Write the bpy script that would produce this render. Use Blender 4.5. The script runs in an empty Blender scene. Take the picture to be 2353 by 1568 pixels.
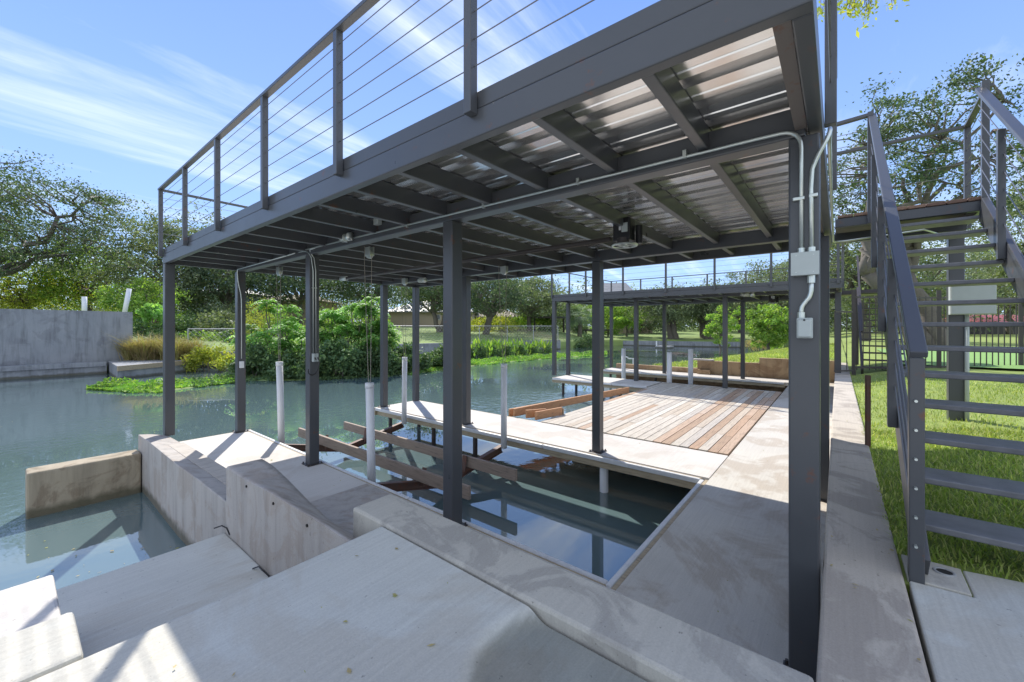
import bpy, math, random
import numpy as np
from mathutils import Vector, Matrix
random.seed(7); rng = np.random.default_rng(7)
S = bpy.context.scene
C = S.collection
R = math.radians
# ---------------------------------------------------------------- camera
EYE = 1.6
F_, CX, HY = 932.0, 1176.5, 752.0            # calibration of the photograph at 2353 px width
YAW = math.atan((1925 - CX) / F_)
FW = (math.cos(YAW), math.sin(YAW)); RT = (math.sin(YAW), -math.cos(YAW))
cam = bpy.data.objects.new('camera', bpy.data.cameras.new('camera'))
C.objects.link(cam); S.camera = cam
cam.location = (0, 0, EYE)
cam.rotation_euler = (R(90), 0, math.atan2(-FW[0], FW[1]))
cam.data.sensor_width = 36; cam.data.lens = 36 * F_ / 2353
cam.data.shift_y = -(783.9 - HY) / 2353
cam.data.clip_start = 0.05; cam.data.clip_end = 2000
# ---------------------------------------------------------------- light
SUN = Vector((.47, .81, 1.0)).normalized()
W = bpy.data.worlds.new('World'); S.world = W; W.use_nodes = True
nt = W.node_tree; N = nt.nodes; L = nt.links; N.clear()
def wn(t, **k):
    n = N.new(t)
    for a, b in k.items(): setattr(n, a, b)
    return n
sky = wn('ShaderNodeTexSky', sky_type='NISHITA', sun_disc=False, sun_elevation=math.asin(SUN.z),
         sun_rotation=math.atan2(SUN.x, SUN.y), air_density=1.0, dust_density=0.1, ozone_density=3.0)
tc = wn('ShaderNodeTexCoord')
sep = wn('ShaderNodeSeparateXYZ'); L.new(tc.outputs['Generated'], sep.inputs[0])
mx = wn('ShaderNodeMath', operation='MAXIMUM'); L.new(sep.outputs[2], mx.inputs[0]); mx.inputs[1].default_value = .03
ad = wn('ShaderNodeMath', operation='ADD'); L.new(mx.outputs[0], ad.inputs[0]); ad.inputs[1].default_value = .12
dx = wn('ShaderNodeMath', operation='DIVIDE'); L.new(sep.outputs[0], dx.inputs[0]); L.new(ad.outputs[0], dx.inputs[1])
dy = wn('ShaderNodeMath', operation='DIVIDE'); L.new(sep.outputs[1], dy.inputs[0]); L.new(ad.outputs[0], dy.inputs[1])
cmb = wn('ShaderNodeCombineXYZ'); L.new(dx.outputs[0], cmb.inputs[0]); L.new(dy.outputs[0], cmb.inputs[1])
mp = wn('ShaderNodeMapping'); L.new(cmb.outputs[0], mp.inputs[0])
mp.inputs['Rotation'].default_value = (0, 0, R(-42)); mp.inputs['Scale'].default_value = (.30, 1.5, 1); mp.inputs['Location'].default_value = (2.3, 1.15, 0)
n1 = wn('ShaderNodeTexNoise'); L.new(mp.outputs[0], n1.inputs[0]); n1.inputs['Scale'].default_value = 1.1; n1.inputs['Detail'].default_value = 9; n1.inputs['Roughness'].default_value = .58; n1.inputs['Distortion'].default_value = .9
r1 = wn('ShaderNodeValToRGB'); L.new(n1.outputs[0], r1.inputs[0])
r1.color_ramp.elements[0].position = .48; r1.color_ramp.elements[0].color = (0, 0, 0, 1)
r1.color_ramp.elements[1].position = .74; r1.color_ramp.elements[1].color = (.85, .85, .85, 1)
# clear blue falls off towards the horizon; extra bright cloud added behind the camera, out of view, as frontal fill
gr = wn('ShaderNodeValToRGB'); L.new(mx.outputs[0], gr.inputs[0]); e = gr.color_ramp.elements
for p_, c_ in ((0, (.215, .33, .52)), (.12, (.165, .285, .50)), (.30, (.085, .19, .445)), (.55, (.042, .122, .39)), (1, (.03, .09, .33))):
    q_ = e[0] if p_ == 0 else (e[1] if p_ == 1 else e.new(p_)); q_.position = p_; q_.color = (*c_, 1)
sc_ = wn('ShaderNodeMixRGB', blend_type='MULTIPLY'); sc_.inputs[0].default_value = 1; L.new(gr.outputs[0], sc_.inputs[1]); sc_.inputs[2].default_value = (6.2, 6.2, 6.6, 1)
bl = wn('ShaderNodeMixRGB'); bl.inputs[0].default_value = .9; L.new(sky.outputs[0], bl.inputs[1]); L.new(sc_.outputs[0], bl.inputs[2])
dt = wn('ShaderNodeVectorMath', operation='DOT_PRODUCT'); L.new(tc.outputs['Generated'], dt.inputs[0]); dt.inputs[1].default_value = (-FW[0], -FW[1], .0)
cloud_fill = wn('ShaderNodeMapRange', interpolation_type='SMOOTHSTEP'); L.new(dt.outputs['Value'], cloud_fill.inputs[0]); cloud_fill.inputs[1].default_value = -.15; cloud_fill.inputs[2].default_value = .55; cloud_fill.inputs[3].default_value = 0; cloud_fill.inputs[4].default_value = .36
na = wn('ShaderNodeMath', operation='ADD'); L.new(n1.outputs[0], na.inputs[0]); L.new(cloud_fill.outputs[0], na.inputs[1]); L.new(na.outputs[0], r1.inputs[0])
n3 = wn('ShaderNodeTexNoise'); L.new(mp.outputs[0], n3.inputs[0]); n3.inputs['Scale'].default_value = 3.4; n3.inputs['Detail'].default_value = 10; n3.inputs['Roughness'].default_value = .68; n3.inputs['Distortion'].default_value = .7
r3 = wn('ShaderNodeMapRange'); L.new(n3.outputs[0], r3.inputs[0]); r3.inputs[1].default_value = .34; r3.inputs[2].default_value = .66; r3.inputs[3].default_value = .25; r3.inputs[4].default_value = 1
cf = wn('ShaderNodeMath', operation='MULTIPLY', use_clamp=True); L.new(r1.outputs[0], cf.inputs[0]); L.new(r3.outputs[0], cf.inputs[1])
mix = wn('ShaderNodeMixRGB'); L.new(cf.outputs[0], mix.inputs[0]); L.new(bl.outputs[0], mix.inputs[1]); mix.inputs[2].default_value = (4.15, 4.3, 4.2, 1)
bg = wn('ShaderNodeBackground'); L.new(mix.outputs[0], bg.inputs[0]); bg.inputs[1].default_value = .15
wo = wn('ShaderNodeOutputWorld'); L.new(bg.outputs[0], wo.inputs[0])
sl = bpy.data.lights.new('sun', 'SUN'); sun = bpy.data.objects.new('sun', sl); C.objects.link(sun)
sl.energy = 2.7; sl.angle = R(.5); sl.color = (1, .95, .87)
sun.rotation_euler = SUN.to_track_quat('Z', 'Y').to_euler(); sun.location = (5, 5, 30)
S.view_settings.view_transform = 'Standard'; S.view_settings.look = 'None'; S.view_settings.exposure = 1.28; S.view_settings.gamma = 1
S.render.engine = 'CYCLES'
S.cycles.max_bounces = 7; S.cycles.diffuse_bounces = 4; S.cycles.glossy_bounces = 4; S.cycles.transparent_max_bounces = 6
# ---------------------------------------------------------------- projection helpers (used once, to turn measurements into world positions)
def at(px, py, z):
    d = (EYE - z) * F_ / (py - HY); r = (px - CX) / F_ * d
    return (FW[0] * d + RT[0] * r, FW[1] * d + RT[1] * r)
def pd(px, d):
    r = (px - CX) / F_ * d
    return (FW[0] * d + RT[0] * r, FW[1] * d + RT[1] * r)
def zat(py, d): return EYE + (HY - py) / F_ * d
# ---------------------------------------------------------------- materials
def mat(name): 
    m = bpy.data.materials.new(name); m.use_nodes = True
    t = m.node_tree; b = t.nodes['Principled BSDF']; return m, t, b
def nd(t, ty, **k):
    n = t.nodes.new(ty)
    for a, b in k.items(): setattr(n, a, b)
    return n
def noise(t, vec, sc, det=6, ro=.55, dist=0):
    n = nd(t, 'ShaderNodeTexNoise'); n.inputs['Scale'].default_value = sc; n.inputs['Detail'].default_value = det
    n.inputs['Roughness'].default_value = ro; n.inputs['Distortion'].default_value = dist
    if vec: t.links.new(vec, n.inputs[0])
    return n
def ramp(t, src, stops, interp='LINEAR'):
    r = nd(t, 'ShaderNodeValToRGB'); r.color_ramp.interpolation = interp
    e = r.color_ramp.elements
    while len(e) < len(stops): e.new(.5)
    for i, (p, c) in enumerate(stops):
        e[i].position = p; e[i].color = (*c, 1) if len(c) == 3 else c
    t.links.new(src, r.inputs[0]); return r
def mixc(t, a, b, f, bt='MIX'):
    m = nd(t, 'ShaderNodeMixRGB', blend_type=bt)
    for i, v in ((1, a), (2, b), (0, f)):
        if isinstance(v, (int, float)): m.inputs[i].default_value = v
        elif isinstance(v, tuple): m.inputs[i].default_value = (*v, 1)
        else: t.links.new(v, m.inputs[i])
    return m.outputs[0]
def g(v): return (v, v, v)
def coords(t, scale=(1, 1, 1), rot=(0, 0, 0)):
    tc = nd(t, 'ShaderNodeNewGeometry'); m = nd(t, 'ShaderNodeMapping'); t.links.new(tc.outputs['Position'], m.inputs[0])
    m.inputs['Scale'].default_value = scale; m.inputs['Rotation'].default_value = rot; return m.outputs[0]
def bump(t, b, h, s, d=.01):
    n = nd(t, 'ShaderNodeBump'); n.inputs['Strength'].default_value = s; n.inputs['Distance'].default_value = d
    t.links.new(h, n.inputs['Height']); t.links.new(n.outputs[0], b.inputs['Normal'])
def concrete(name, c1, c2, stain, amt=.5, streak=0, rot=0, rough=.85, sscale=.9, vert=0):
    m, t, b = mat(name)
    v = coords(t); a = noise(t, v, 1.3, 8, .6)
    col = mixc(t, c1, c2, ramp(t, a.outputs[0], [(.3, g(0)), (.7, g(1))]).outputs[0])
    s = noise(t, v, sscale, 6, .62, 1.1)
    col = mixc(t, col, stain, ramp(t, s.outputs[0], [(.5, g(0)), (.57, g(amt)), (.8, g(amt))]).outputs[0])
    k = noise(t, v, 34, 4, .7)
    col = mixc(t, col, g(.05), ramp(t, k.outputs[0], [(.66, g(0)), (.72, g(.55))]).outputs[0])
    k2 = noise(t, v, 140, 3, .7)
    col = mixc(t, col, ramp(t, k2.outputs[0], [(.3, g(.90)), (.7, g(1.06))]).outputs[0], 1.0, 'MULTIPLY')
    hs = k2.outputs[0]
    if streak:
        v2 = coords(t, (1.2, 38, 1.2), (0, 0, R(rot))); w = noise(t, v2, 1.6, 5, .6, .3)
        col = mixc(t, col, ramp(t, w.outputs[0], [(.35, g(1 - streak)), (.65, g(1 + streak * .4))]).outputs[0], 1.0, 'MULTIPLY')
        hs = mixc(t, k2.outputs[0], w.outputs[0], .6)
    if vert:
        vn = noise(t, coords(t, (5, 5, .45)), 1.5, 6, .65, .2)
        col = mixc(t, col, ramp(t, vn.outputs[0], [(.30, g(1 - vert)), (.52, g(1)), (.8, g(1.1))]).outputs[0], 1.0, 'MULTIPLY')
        # algae line where the walls stand in the river
        gz = nd(t, 'ShaderNodeNewGeometry'); sz = nd(t, 'ShaderNodeSeparateXYZ'); t.links.new(gz.outputs['Position'], sz.inputs[0]); nz = noise(t, v, 7, 4, .6)
        az = nd(t, 'ShaderNodeMath', operation='MULTIPLY_ADD'); t.links.new(nz.outputs[0], az.inputs[0]); az.inputs[1].default_value = -.12; t.links.new(sz.outputs[2], az.inputs[2])
        mr_ = nd(t, 'ShaderNodeMapRange'); t.links.new(az.outputs[0], mr_.inputs[0]); mr_.inputs[1].default_value = -.50; mr_.inputs[2].default_value = -.43; mr_.inputs[3].default_value = .8; mr_.inputs[4].default_value = 0
        col = mixc(t, col, (.075, .07, .04), mr_.outputs[0])
    t.links.new(col, b.inputs['Base Color']); b.inputs['Roughness'].default_value = rough
    bump(t, b, hs, .35, .006)
    return m
M = {}
M['conc_new'] = concrete('concrete_pale_brushed', (.59, .59, .535), (.51, .51, .465), (.44, .39, .31), .4, .075, 35)
M['conc_slab'] = concrete('concrete_dock_slab', (.62, .59, .55), (.54, .51, .47), (.42, .36, .30), .35, .07, 12)
M['conc_shore'] = concrete('concrete_shore_slab_stained', (.57, .54, .48), (.49, .465, .415), (.35, .28, .21), .5, .06, 5, .75, 1.1)
M['conc_curb'] = concrete('concrete_curb_tan', (.52, .49, .42), (.46, .435, .375), (.30, .28, .25), .55, .05, 25, .9, 2.6)
M['conc_path'] = concrete('concrete_path_tan', (.52, .465, .39), (.46, .41, .34), (.29, .25, .21), .6, .06, 60, .9, 2.4)
M['conc_wall'] = concrete('concrete_formed_wall', (.44, .41, .38), (.39, .36, .33), (.33, .27, .22), .45, 0, 0, .9, 2.6, .28)
M['conc_dark'] = concrete('concrete_dark_wet', (.38, .385, .38), (.33, .33, .32), (.28, .25, .23), .35, .05, 35, .6)
M['conc_brown'] = concrete('concrete_breakwater_brown', (.42, .36, .27), (.33, .28, .20), (.20, .15, .10), .6, 0, 0, .9, 2.4, .3)
M['conc_far'] = concrete('concrete_far_grey', (.30, .31, .32), (.24, .255, .27), (.18, .185, .20), .5, 0, 0, .9, 1.1, .35)
M['plaster_tan'] = concrete('plaster_tan_patched', (.50, .36, .22), (.42, .29, .17), (.30, .19, .11), .8, 0, 0, .9, 1.1, .2)
def steel(name, c, rough=.38, rust=.0):
    m, t, b = mat(name); v = coords(t)
    a = noise(t, v, 3, 6, .6); col = mixc(t, c, tuple(x * 1.35 for x in c), a.outputs[0])
    k = noise(t, v, 60, 3, .6)
    col = mixc(t, col, g(.4), ramp(t, k.outputs[0], [(.79, g(0)), (.82, g(.5))]).outputs[0])
    rs = noise(t, v, 9, 6, .7)
    col = mixc(t, col, (.16, .06, .03), ramp(t, rs.outputs[0], [(.62 - rust, g(0)), (.72 - rust, g(.75))]).outputs[0])
    t.links.new(col, b.inputs['Base Color']); t.links.new(ramp(t, a.outputs[0], [(0, g(rough - .1)), (1, g(rough + .15))]).outputs[0], b.inputs['Roughness'])
    bump(t, b, k.outputs[0], .08, .003); return m
M['steel'] = steel('dark_painted_steel', (.060, .063, .068), .30)
M['steel2'] = steel('brown_black_steel', (.045, .038, .036), .45)
M['rusty'] = steel('rusty_steel', (.105, .060, .045), .6, .12)
M['flange'] = steel('primed_rusty_flange', (.12, .10, .09), .6, .06)
def plain(name, c, rough=.5, metal=0, var=.15, sc=8, bmp=.05, spec=None):
    m, t, b = mat(name); v = coords(t); a = noise(t, v, sc, 5, .6)
    t.links.new(mixc(t, tuple(x * (1 - var) for x in c), tuple(min(1, x * (1 + var)) for x in c), a.outputs[0]), b.inputs['Base Color'])
    b.inputs['Roughness'].default_value = rough; b.inputs['Metallic'].default_value = metal
    if bmp: bump(t, b, a.outputs[0], bmp, .003)
    return m
M['pan'] = plain('grey_metal_decking', (.78, .77, .76), .17, .88, .08, 2.5, .02)
M['galv'] = plain('galvanised_conduit', (.62, .66, .62), .32, .75, .15, 30)
M['grey_box'] = plain('grey_painted_box', (.44, .48, .46), .5, .1, .08, 20)
M['pvc'] = plain('white_pvc', (.70, .71, .73), .4, 0, .10, 6)
M['trim'] = plain('white_vinyl_edge', (.60, .60, .60), .45, 0, .2, 14)
M['black'] = plain('black_metal', (.02, .02, .022), .4, .2, .2)
M['glass'] = plain('cloudy_glass', (.55, .57, .50), .15, 0, .2, 60)
M['wire'] = plain('steel_cable', (.20, .20, .21), .35, .6, .1)
M['rope'] = plain('lift_cable', (.30, .27, .22), .6, .3, .1)
M['red'] = plain('red_metal_roof', (.45, .10, .09), .5, .2, .15, 3)
M['house'] = plain('tan_house_siding', (.45, .36, .27), .85, 0, .1, 1)
M['house2'] = plain('pale_blue_siding', (.50, .60, .66), .8, 0, .1, 1)
M['roofmetal'] = plain('grey_metal_roof', (.24, .24, .23), .5, .2, .2, 2)
M['window'] = plain('dark_window_glass', (.05, .06, .07), .1)
M['gapdark'] = plain('dark_drain_interior', (.02, .018, .015), .9)
M['turf'] = plain('smooth_green_turf', (.19, .33, .09), .9, 0, .15, 3)
M['fence'] = plain('chain_link_wire', (.40, .41, .42), .5, .4, .1)
def wood(name, cols, sc=(2, 26, 26), island=True, rough=.75):
    m, t, b = mat(name); ge = nd(t, 'ShaderNodeNewGeometry')
    r = ramp(t, ge.outputs['Random Per Island'], [(i / len(cols), c) for i, c in enumerate(cols)], 'CONSTANT' if island else 'LINEAR')
    gr = noise(t, coords(t, sc), 2.2, 7, .65, .6)
    col = mixc(t, r.outputs[0], ramp(t, gr.outputs[0], [(.3, g(.60)), (.5, g(1)), (.75, g(1.15))]).outputs[0], 1.0, 'MULTIPLY')
    kn = noise(t, coords(t), 7, 3, .5)
    col = mixc(t, col, (.10, .06, .035), ramp(t, kn.outputs[0], [(.73, g(0)), (.78, g(.7))]).outputs[0])
    t.links.new(col, b.inputs['Base Color']); b.inputs['Roughness'].default_value = rough
    bump(t, b, gr.outputs[0], .3, .004); return m
G1, G2, G3, B1, B2 = (.46, .42, .38), (.38, .34, .31), (.50, .47, .44), (.33, .21, .12), (.37, .25, .15)
M['deck_wood'] = wood('weathered_deck_boards', [(.50, .45, .38), (.43, .39, .34), (.54, .50, .43), (.48, .43, .36), (.45, .38, .30)])
M['deck_brown'] = wood('brown_deck_boards', [(.40, .27, .18), (.44, .32, .23), (.36, .25, .17), (.45, .35, .27)])
M['fresh_wood'] = wood('orange_new_lumber', [(.46, .25, .13), (.42, .22, .11), (.48, .28, .16)])
M['fascia_wood'] = wood('treated_tan_lumber', [(.38, .31, .21), (.34, .27, .18)], (26, 2, 26))
M['bunk_wood'] = wood('greyed_bunk_lumber', [(.30, .23, .18), (.27, .20, .16)], (26, 2, 26))
M['landing_wood'] = wood('stained_landing_boards', [(.20, .12, .08), (.25, .15, .10), (.17, .10, .07)])
# water
m, t, b = mat('river_water'); v = coords(t)
mud = noise(t, v, .12, 4, .5, .5)
col = mixc(t, (.098, .155, .160), (.130, .190, .200), mud.outputs[0]); b.inputs['Roughness'].default_value = .9; b.inputs['Specular IOR Level'].default_value = 0; t.links.new(col, b.inputs['Base Color'])
w1 = noise(t, coords(t, (1, 1, 1)), 5.5, 3, .55, .4); w2 = noise(t, coords(t, (.5, .5, 1)), 1.0, 2, .5)
pt = noise(t, coords(t), .22, 2, .5)
pr = ramp(t, pt.outputs[0], [(.44, g(.0)), (.62, g(1))])
# calm inside the slips, ripples out on the river
ln_ = nd(t, 'ShaderNodeVectorMath', operation='LENGTH'); ge_ = nd(t, 'ShaderNodeNewGeometry'); t.links.new(ge_.outputs['Position'], ln_.inputs[0])
mr = nd(t, 'ShaderNodeMapRange'); t.links.new(ln_.outputs['Value'], mr.inputs[0]); mr.inputs[1].default_value = 4.5; mr.inputs[2].default_value = 11; mr.inputs[3].default_value = .03; mr.inputs[4].default_value = .6
hh = mixc(t, mixc(t, g(.5), w1.outputs[0], pr.outputs[0]), w2.outputs[0], .35)
bn = nd(t, 'ShaderNodeBump'); bn.inputs['Distance'].default_value = .03; t.links.new(mr.outputs[0], bn.inputs['Strength']); t.links.new(hh, bn.inputs['Height'])
gs = nd(t, 'ShaderNodeBsdfGlossy'); gs.inputs['Roughness'].default_value = .015; t.links.new(bn.outputs[0], gs.inputs['Normal'])
fr = nd(t, 'ShaderNodeFresnel'); fr.inputs[0].default_value = 1.38; t.links.new(bn.outputs[0], fr.inputs['Normal'])
fa = nd(t, 'ShaderNodeMath', operation='ADD', use_clamp=True); t.links.new(fr.outputs[0], fa.inputs[0]); fa.inputs[1].default_value = .20
ms = nd(t, 'ShaderNodeMixShader'); t.links.new(fa.outputs[0], ms.inputs[0]); t.links.new(b.outputs[0], ms.inputs[1]); t.links.new(gs.outputs[0], ms.inputs[2])
t.links.new(ms.outputs[0], t.nodes['Material Output'].inputs[0]); M['water'] = m
def leaf(name, c1, c2, c3, trans=.35, rough=.62):
    m = bpy.data.materials.new(name); m.use_nodes = True; t = m.node_tree; t.nodes.clear()
    ge = nd(t, 'ShaderNodeNewGeometry'); r = ramp(t, ge.outputs['Random Per Island'], [(0, c1), (.5, c2), (.93, c3), (1, tuple(min(1, x * 1.5) for x in c3))])
    n = noise(t, ge.outputs['Position'], .7, 3, .5); col = mixc(t, r.outputs[0], ramp(t, n.outputs[0], [(.3, g(.65)), (.7, g(1.25))]).outputs[0], 1.0, 'MULTIPLY')
    p = nd(t, 'ShaderNodeBsdfPrincipled'); t.links.new(col, p.inputs['Base Color']); p.inputs['Roughness'].default_value = rough
    tr = nd(t, 'ShaderNodeBsdfTranslucent'); t.links.new(mixc(t, col, (1.25, 1.3, .55), 1.0, 'MULTIPLY'), tr.inputs[0])
    mx = nd(t, 'ShaderNodeMixShader'); mx.inputs[0].default_value = trans; t.links.new(p.outputs[0], mx.inputs[1]); t.links.new(tr.outputs[0], mx.inputs[2])
    o = nd(t, 'ShaderNodeOutputMaterial'); t.links.new(mx.outputs[0], o.inputs[0]); return m
M['oak'] = leaf('live_oak_leaves', (.050, .092, .050), (.085, .135, .072), (.15, .20, .105))
M['oak_grey'] = leaf('grey_oak_leaves', (.11, .155, .085), (.17, .215, .115), (.26, .30, .17))
M['bright'] = leaf('bright_green_leaves', (0.140, 0.266, 0.049), (0.210, 0.364, 0.070), (0.336, 0.448, 0.098), .45)
M['yellow'] = leaf('yellow_green_leaves', (0.260, 0.325, 0.052), (0.351, 0.403, 0.065), (0.442, 0.429, 0.091), .45)
M['sumac'] = leaf('sumac_leaves', (0.150, 0.330, 0.090), (0.225, 0.435, 0.120), (0.315, 0.525, 0.150), .45)
M['dark_shrub'] = leaf('dark_shrub_leaves', (0.056, 0.120, 0.048), (0.096, 0.176, 0.072), (0.160, 0.240, 0.080), .3)
M['marsh'] = leaf('water_weed_leaves', (0.120, 0.288, 0.060), (0.192, 0.384, 0.072), (0.312, 0.456, 0.096), .4)
M['grassblade'] = leaf('lawn_blades', (.20, .30, .055), (.32, .42, .085), (.50, .50, .20), .4)
M['dry'] = leaf('dry_grass_blades', (.35, .27, .14), (.45, .36, .20), (.28, .30, .10), .35)
M['palm'] = leaf('palm_fronds', (0.126, 0.210, 0.112), (0.182, 0.266, 0.154), (0.252, 0.336, 0.196), .3)
M['pinkbush'] = leaf('pinkish_bare_brush', (.28, .20, .17), (.33, .25, .21), (.22, .22, .14), .3)
m, t, b = mat('chequered_steel_tread'); v = coords(t, (1, 1, 1), (0, 0, R(45)))
ck = nd(t, 'ShaderNodeTexBrick'); t.links.new(v, ck.inputs[0]); ck.inputs['Scale'].default_value = 26; ck.inputs['Mortar Size'].default_value = .06
kk = noise(t, coords(t), 12, 5, .6); t.links.new(ramp(t, kk.outputs[0], [(.3, (.12, .123, .13)), (.7, (.18, .183, .195))]).outputs[0], b.inputs['Base Color']); b.inputs['Roughness'].default_value = .42; bump(t, b, ck.outputs['Fac'], .18, .002); M['tread'] = m
M['bark'] = plain('grey_oak_bark', (.14, .12, .10), .9, 0, .4, 9, .5)
M['lawn'] = plain('lawn_ground', (.21, .27, .06), .95, 0, .5, 3, .3)
M['lawnfar'] = plain('far_bank_ground', (.19, .26, .075), .95, 0, .65, .55, .3)
M['soil'] = plain('dark_soil', (.07, .05, .035), .95, 0, .4, 12, .4)
# ---------------------------------------------------------------- mesh builder
class MB:
    def __init__(s): s.v = []; s.f = []
    def add(s, vs, fs):
        o = len(s.v); s.v += [tuple(p) for p in vs]; s.f += [tuple(i + o for i in f) for f in fs]; return s
    def box(s, x0, y0, z0, x1, y1, z1):
        vs = [(x0, y0, z0), (x1, y0, z0), (x1, y1, z0), (x0, y1, z0), (x0, y0, z1), (x1, y0, z1), (x1, y1, z1), (x0, y1, z1)]
        return s.add(vs, [(0, 3, 2, 1), (4, 5, 6, 7), (0, 1, 5, 4), (1, 2, 6, 5), (2, 3, 7, 6), (3, 0, 4, 7)])
    def bar(s, p, q, w, h, up=(0, 0, 1)):
        p, q = Vector(p), Vector(q); d = (q - p).normalized(); u = Vector(up)
        sd = d.cross(u).normalized(); u = sd.cross(d).normalized(); vs = []
        for c in (p, q):
            for a, b in ((-1, -1), (1, -1), (1, 1), (-1, 1)): vs.append(c + sd * (a * w / 2) + u * (b * h / 2))
        return s.add(vs, [(0, 1, 2, 3), (7, 6, 5, 4), (0, 4, 5, 1), (1, 5, 6, 2), (2, 6, 7, 3), (3, 7, 4, 0)])
    def tube(s, pts, r, n=8, cap=True):
        pts = [Vector(p) for p in pts]; rs = r if isinstance(r, (list, tuple)) else [r] * len(pts)
        vs = []; fs = []; prev = None
        for i, p in enumerate(pts):
            d = (pts[min(i + 1, len(pts) - 1)] - pts[max(i - 1, 0)])
            d = d.normalized() if d.length > 1e-9 else Vector((0, 0, 1))
            a = prev if prev is not None else (Vector((1, 0, 0)) if abs(d.x) < .9 else Vector((0, 1, 0)))
            a = (a - d * a.dot(d)).normalized(); b2 = d.cross(a); prev = a
            for k in range(n):
                th = 2 * math.pi * k / n; vs.append(p + (a * math.cos(th) + b2 * math.sin(th)) * rs[i])
        for i in range(len(pts) - 1):
            for k in range(n):
                fs.append((i * n + k, i * n + (k + 1) % n, (i + 1) * n + (k + 1) % n, (i + 1) * n + k))
        if cap: fs.append(tuple(range(n - 1, -1, -1))); fs.append(tuple((len(pts) - 1) * n + k for k in range(n)))
        return s.add(vs, fs)
    def prism(s, poly, z0, z1):
        n = len(poly); vs = [(x, y, z0) for x, y in poly] + [(x, y, z1) for x, y in poly]
        return s.add(vs, [tuple(range(n - 1, -1, -1)), tuple(range(n, 2 * n))] + [(i, (i + 1) % n, n + (i + 1) % n, n + i) for i in range(n)])
    def grid(s, xs, ys, fz, skirt=None):
        nx, ny = len(xs), len(ys); vs = [(x, y, fz(x, y)) for y in ys for x in xs]
        fs = [(j * nx + i, j * nx + i + 1, (j + 1) * nx + i + 1, (j + 1) * nx + i) for j in range(ny - 1) for i in range(nx - 1)]
        s.add(vs, fs)
        if skirt is not None:
            ring = [(x, ys[0]) for x in xs] + [(xs[-1], y) for y in ys[1:]] + [(x, ys[-1]) for x in xs[-2::-1]] + [(xs[0], y) for y in ys[-2:0:-1]]
            n = len(ring); vs = [(x, y, fz(x, y)) for x, y in ring] + [(x, y, skirt) for x, y in ring]
            s.add(vs, [(i, n + i, n + (i + 1) % n, (i + 1) % n) for i in range(n)])
        return s
    def build(s, name, m, parent=None, bevel=0, smooth=False):
        o_ = Vector(parent.matrix_world.translation) if False else Vector((0, 0, 0))
        if parent is not None: o_ = Vector(parent['base'])
        me = bpy.data.meshes.new(name); me.from_pydata([tuple(Vector(p) - o_) for p in s.v], [], s.f); me.update()
        me.materials.append(M[m] if isinstance(m, str) else m)
        ob = bpy.data.objects.new(name, me); C.objects.link(ob)
        if parent is not None:
            ob.parent = parent; ob['base'] = tuple(o_)
        else: ob['base'] = (0., 0., 0.)
        if smooth:
            for p in me.polygons: p.use_smooth = True
        if bevel:
            b = ob.modifiers.new('bevel', 'BEVEL'); b.width = bevel; b.segments = 2; b.limit_method = 'ANGLE'; b.angle_limit = R(40)
        return ob
def tag(o, label=None, cat=None, group=None, kind=None):
    if label: o['label'] = label
    if cat: o['category'] = cat
    if group: o['group'] = group
    if kind: o['kind'] = kind
    return o
def thing(name, label, cat, loc=(0, 0, 0), group=None):
    o = bpy.data.objects.new(name, None); C.objects.link(o); o.location = loc; o['base'] = tuple(float(a) for a in loc)
    o.empty_display_size = .2
    return tag(o, label, cat, group)
def copy_tree(o, loc=None, parent=None):
    c = o.copy(); C.objects.link(c); c.parent = parent
    if loc is not None: c.location = loc
    for ch in list(o.children): copy_tree(ch, None, c)
    return c
def qmesh(name, V, F, m, parent=None):
    """fast mesh from arrays: V (n,3), F (m,k)"""
    if parent is not None: V = V - np.array(parent['base'])
    me = bpy.data.meshes.new(name); k = F.shape[1]
    me.vertices.add(len(V)); me.vertices.foreach_set('co', V.astype(np.float32).ravel())
    me.loops.add(F.size); me.loops.foreach_set('vertex_index', F.astype(np.int32).ravel())
    me.polygons.add(len(F)); me.polygons.foreach_set('loop_start', np.arange(0, F.size, k, dtype=np.int32)); me.polygons.foreach_set('loop_total', np.full(len(F), k, dtype=np.int32))
    me.update(calc_edges=True); me.materials.append(M[m])
    ob = bpy.data.objects.new(name, me); C.objects.link(ob); ob['base'] = (0., 0., 0.)
    if parent is not None: ob.parent = parent; ob['base'] = parent['base']
    return ob
def leaves(P, size, asp=2.0, flat=0.0, jit=.35):
    """rhombus leaves at points P"""
    n = len(P); a = rng.normal(size=(n, 3)); a[:, 2] *= (1 - flat); a /= np.linalg.norm(a, axis=1)[:, None] + 1e-9
    b = rng.normal(size=(n, 3)); b -= (b * a).sum(1)[:, None] * a; b /= np.linalg.norm(b, axis=1)[:, None] + 1e-9
    s = size * (1 + jit * rng.normal(size=n)).clip(.4, 2)[:, None]
    V = np.stack([P - a * s * .5, P + b * s * .5 / asp, P + a * s * .5, P - b * s * .5 / asp], 1).reshape(-1, 3)
    return V, np.arange(4 * n).reshape(n, 4)
# ================================================================ SETTING
GZ = .57                       # level of the upper paving, curb and path
river = MB().add([(-90, .9, -.5), (150, .9, -.5), (150, 110, -.5), (-90, 110, -.5)], [(0, 1, 2, 3)]).build('river', 'water'); tag(river, kind='structure')
bed = MB().box(-90, -120, -3.2, 150, 200, -3).build('river_bed', 'soil'); tag(bed, kind='structure')
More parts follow.
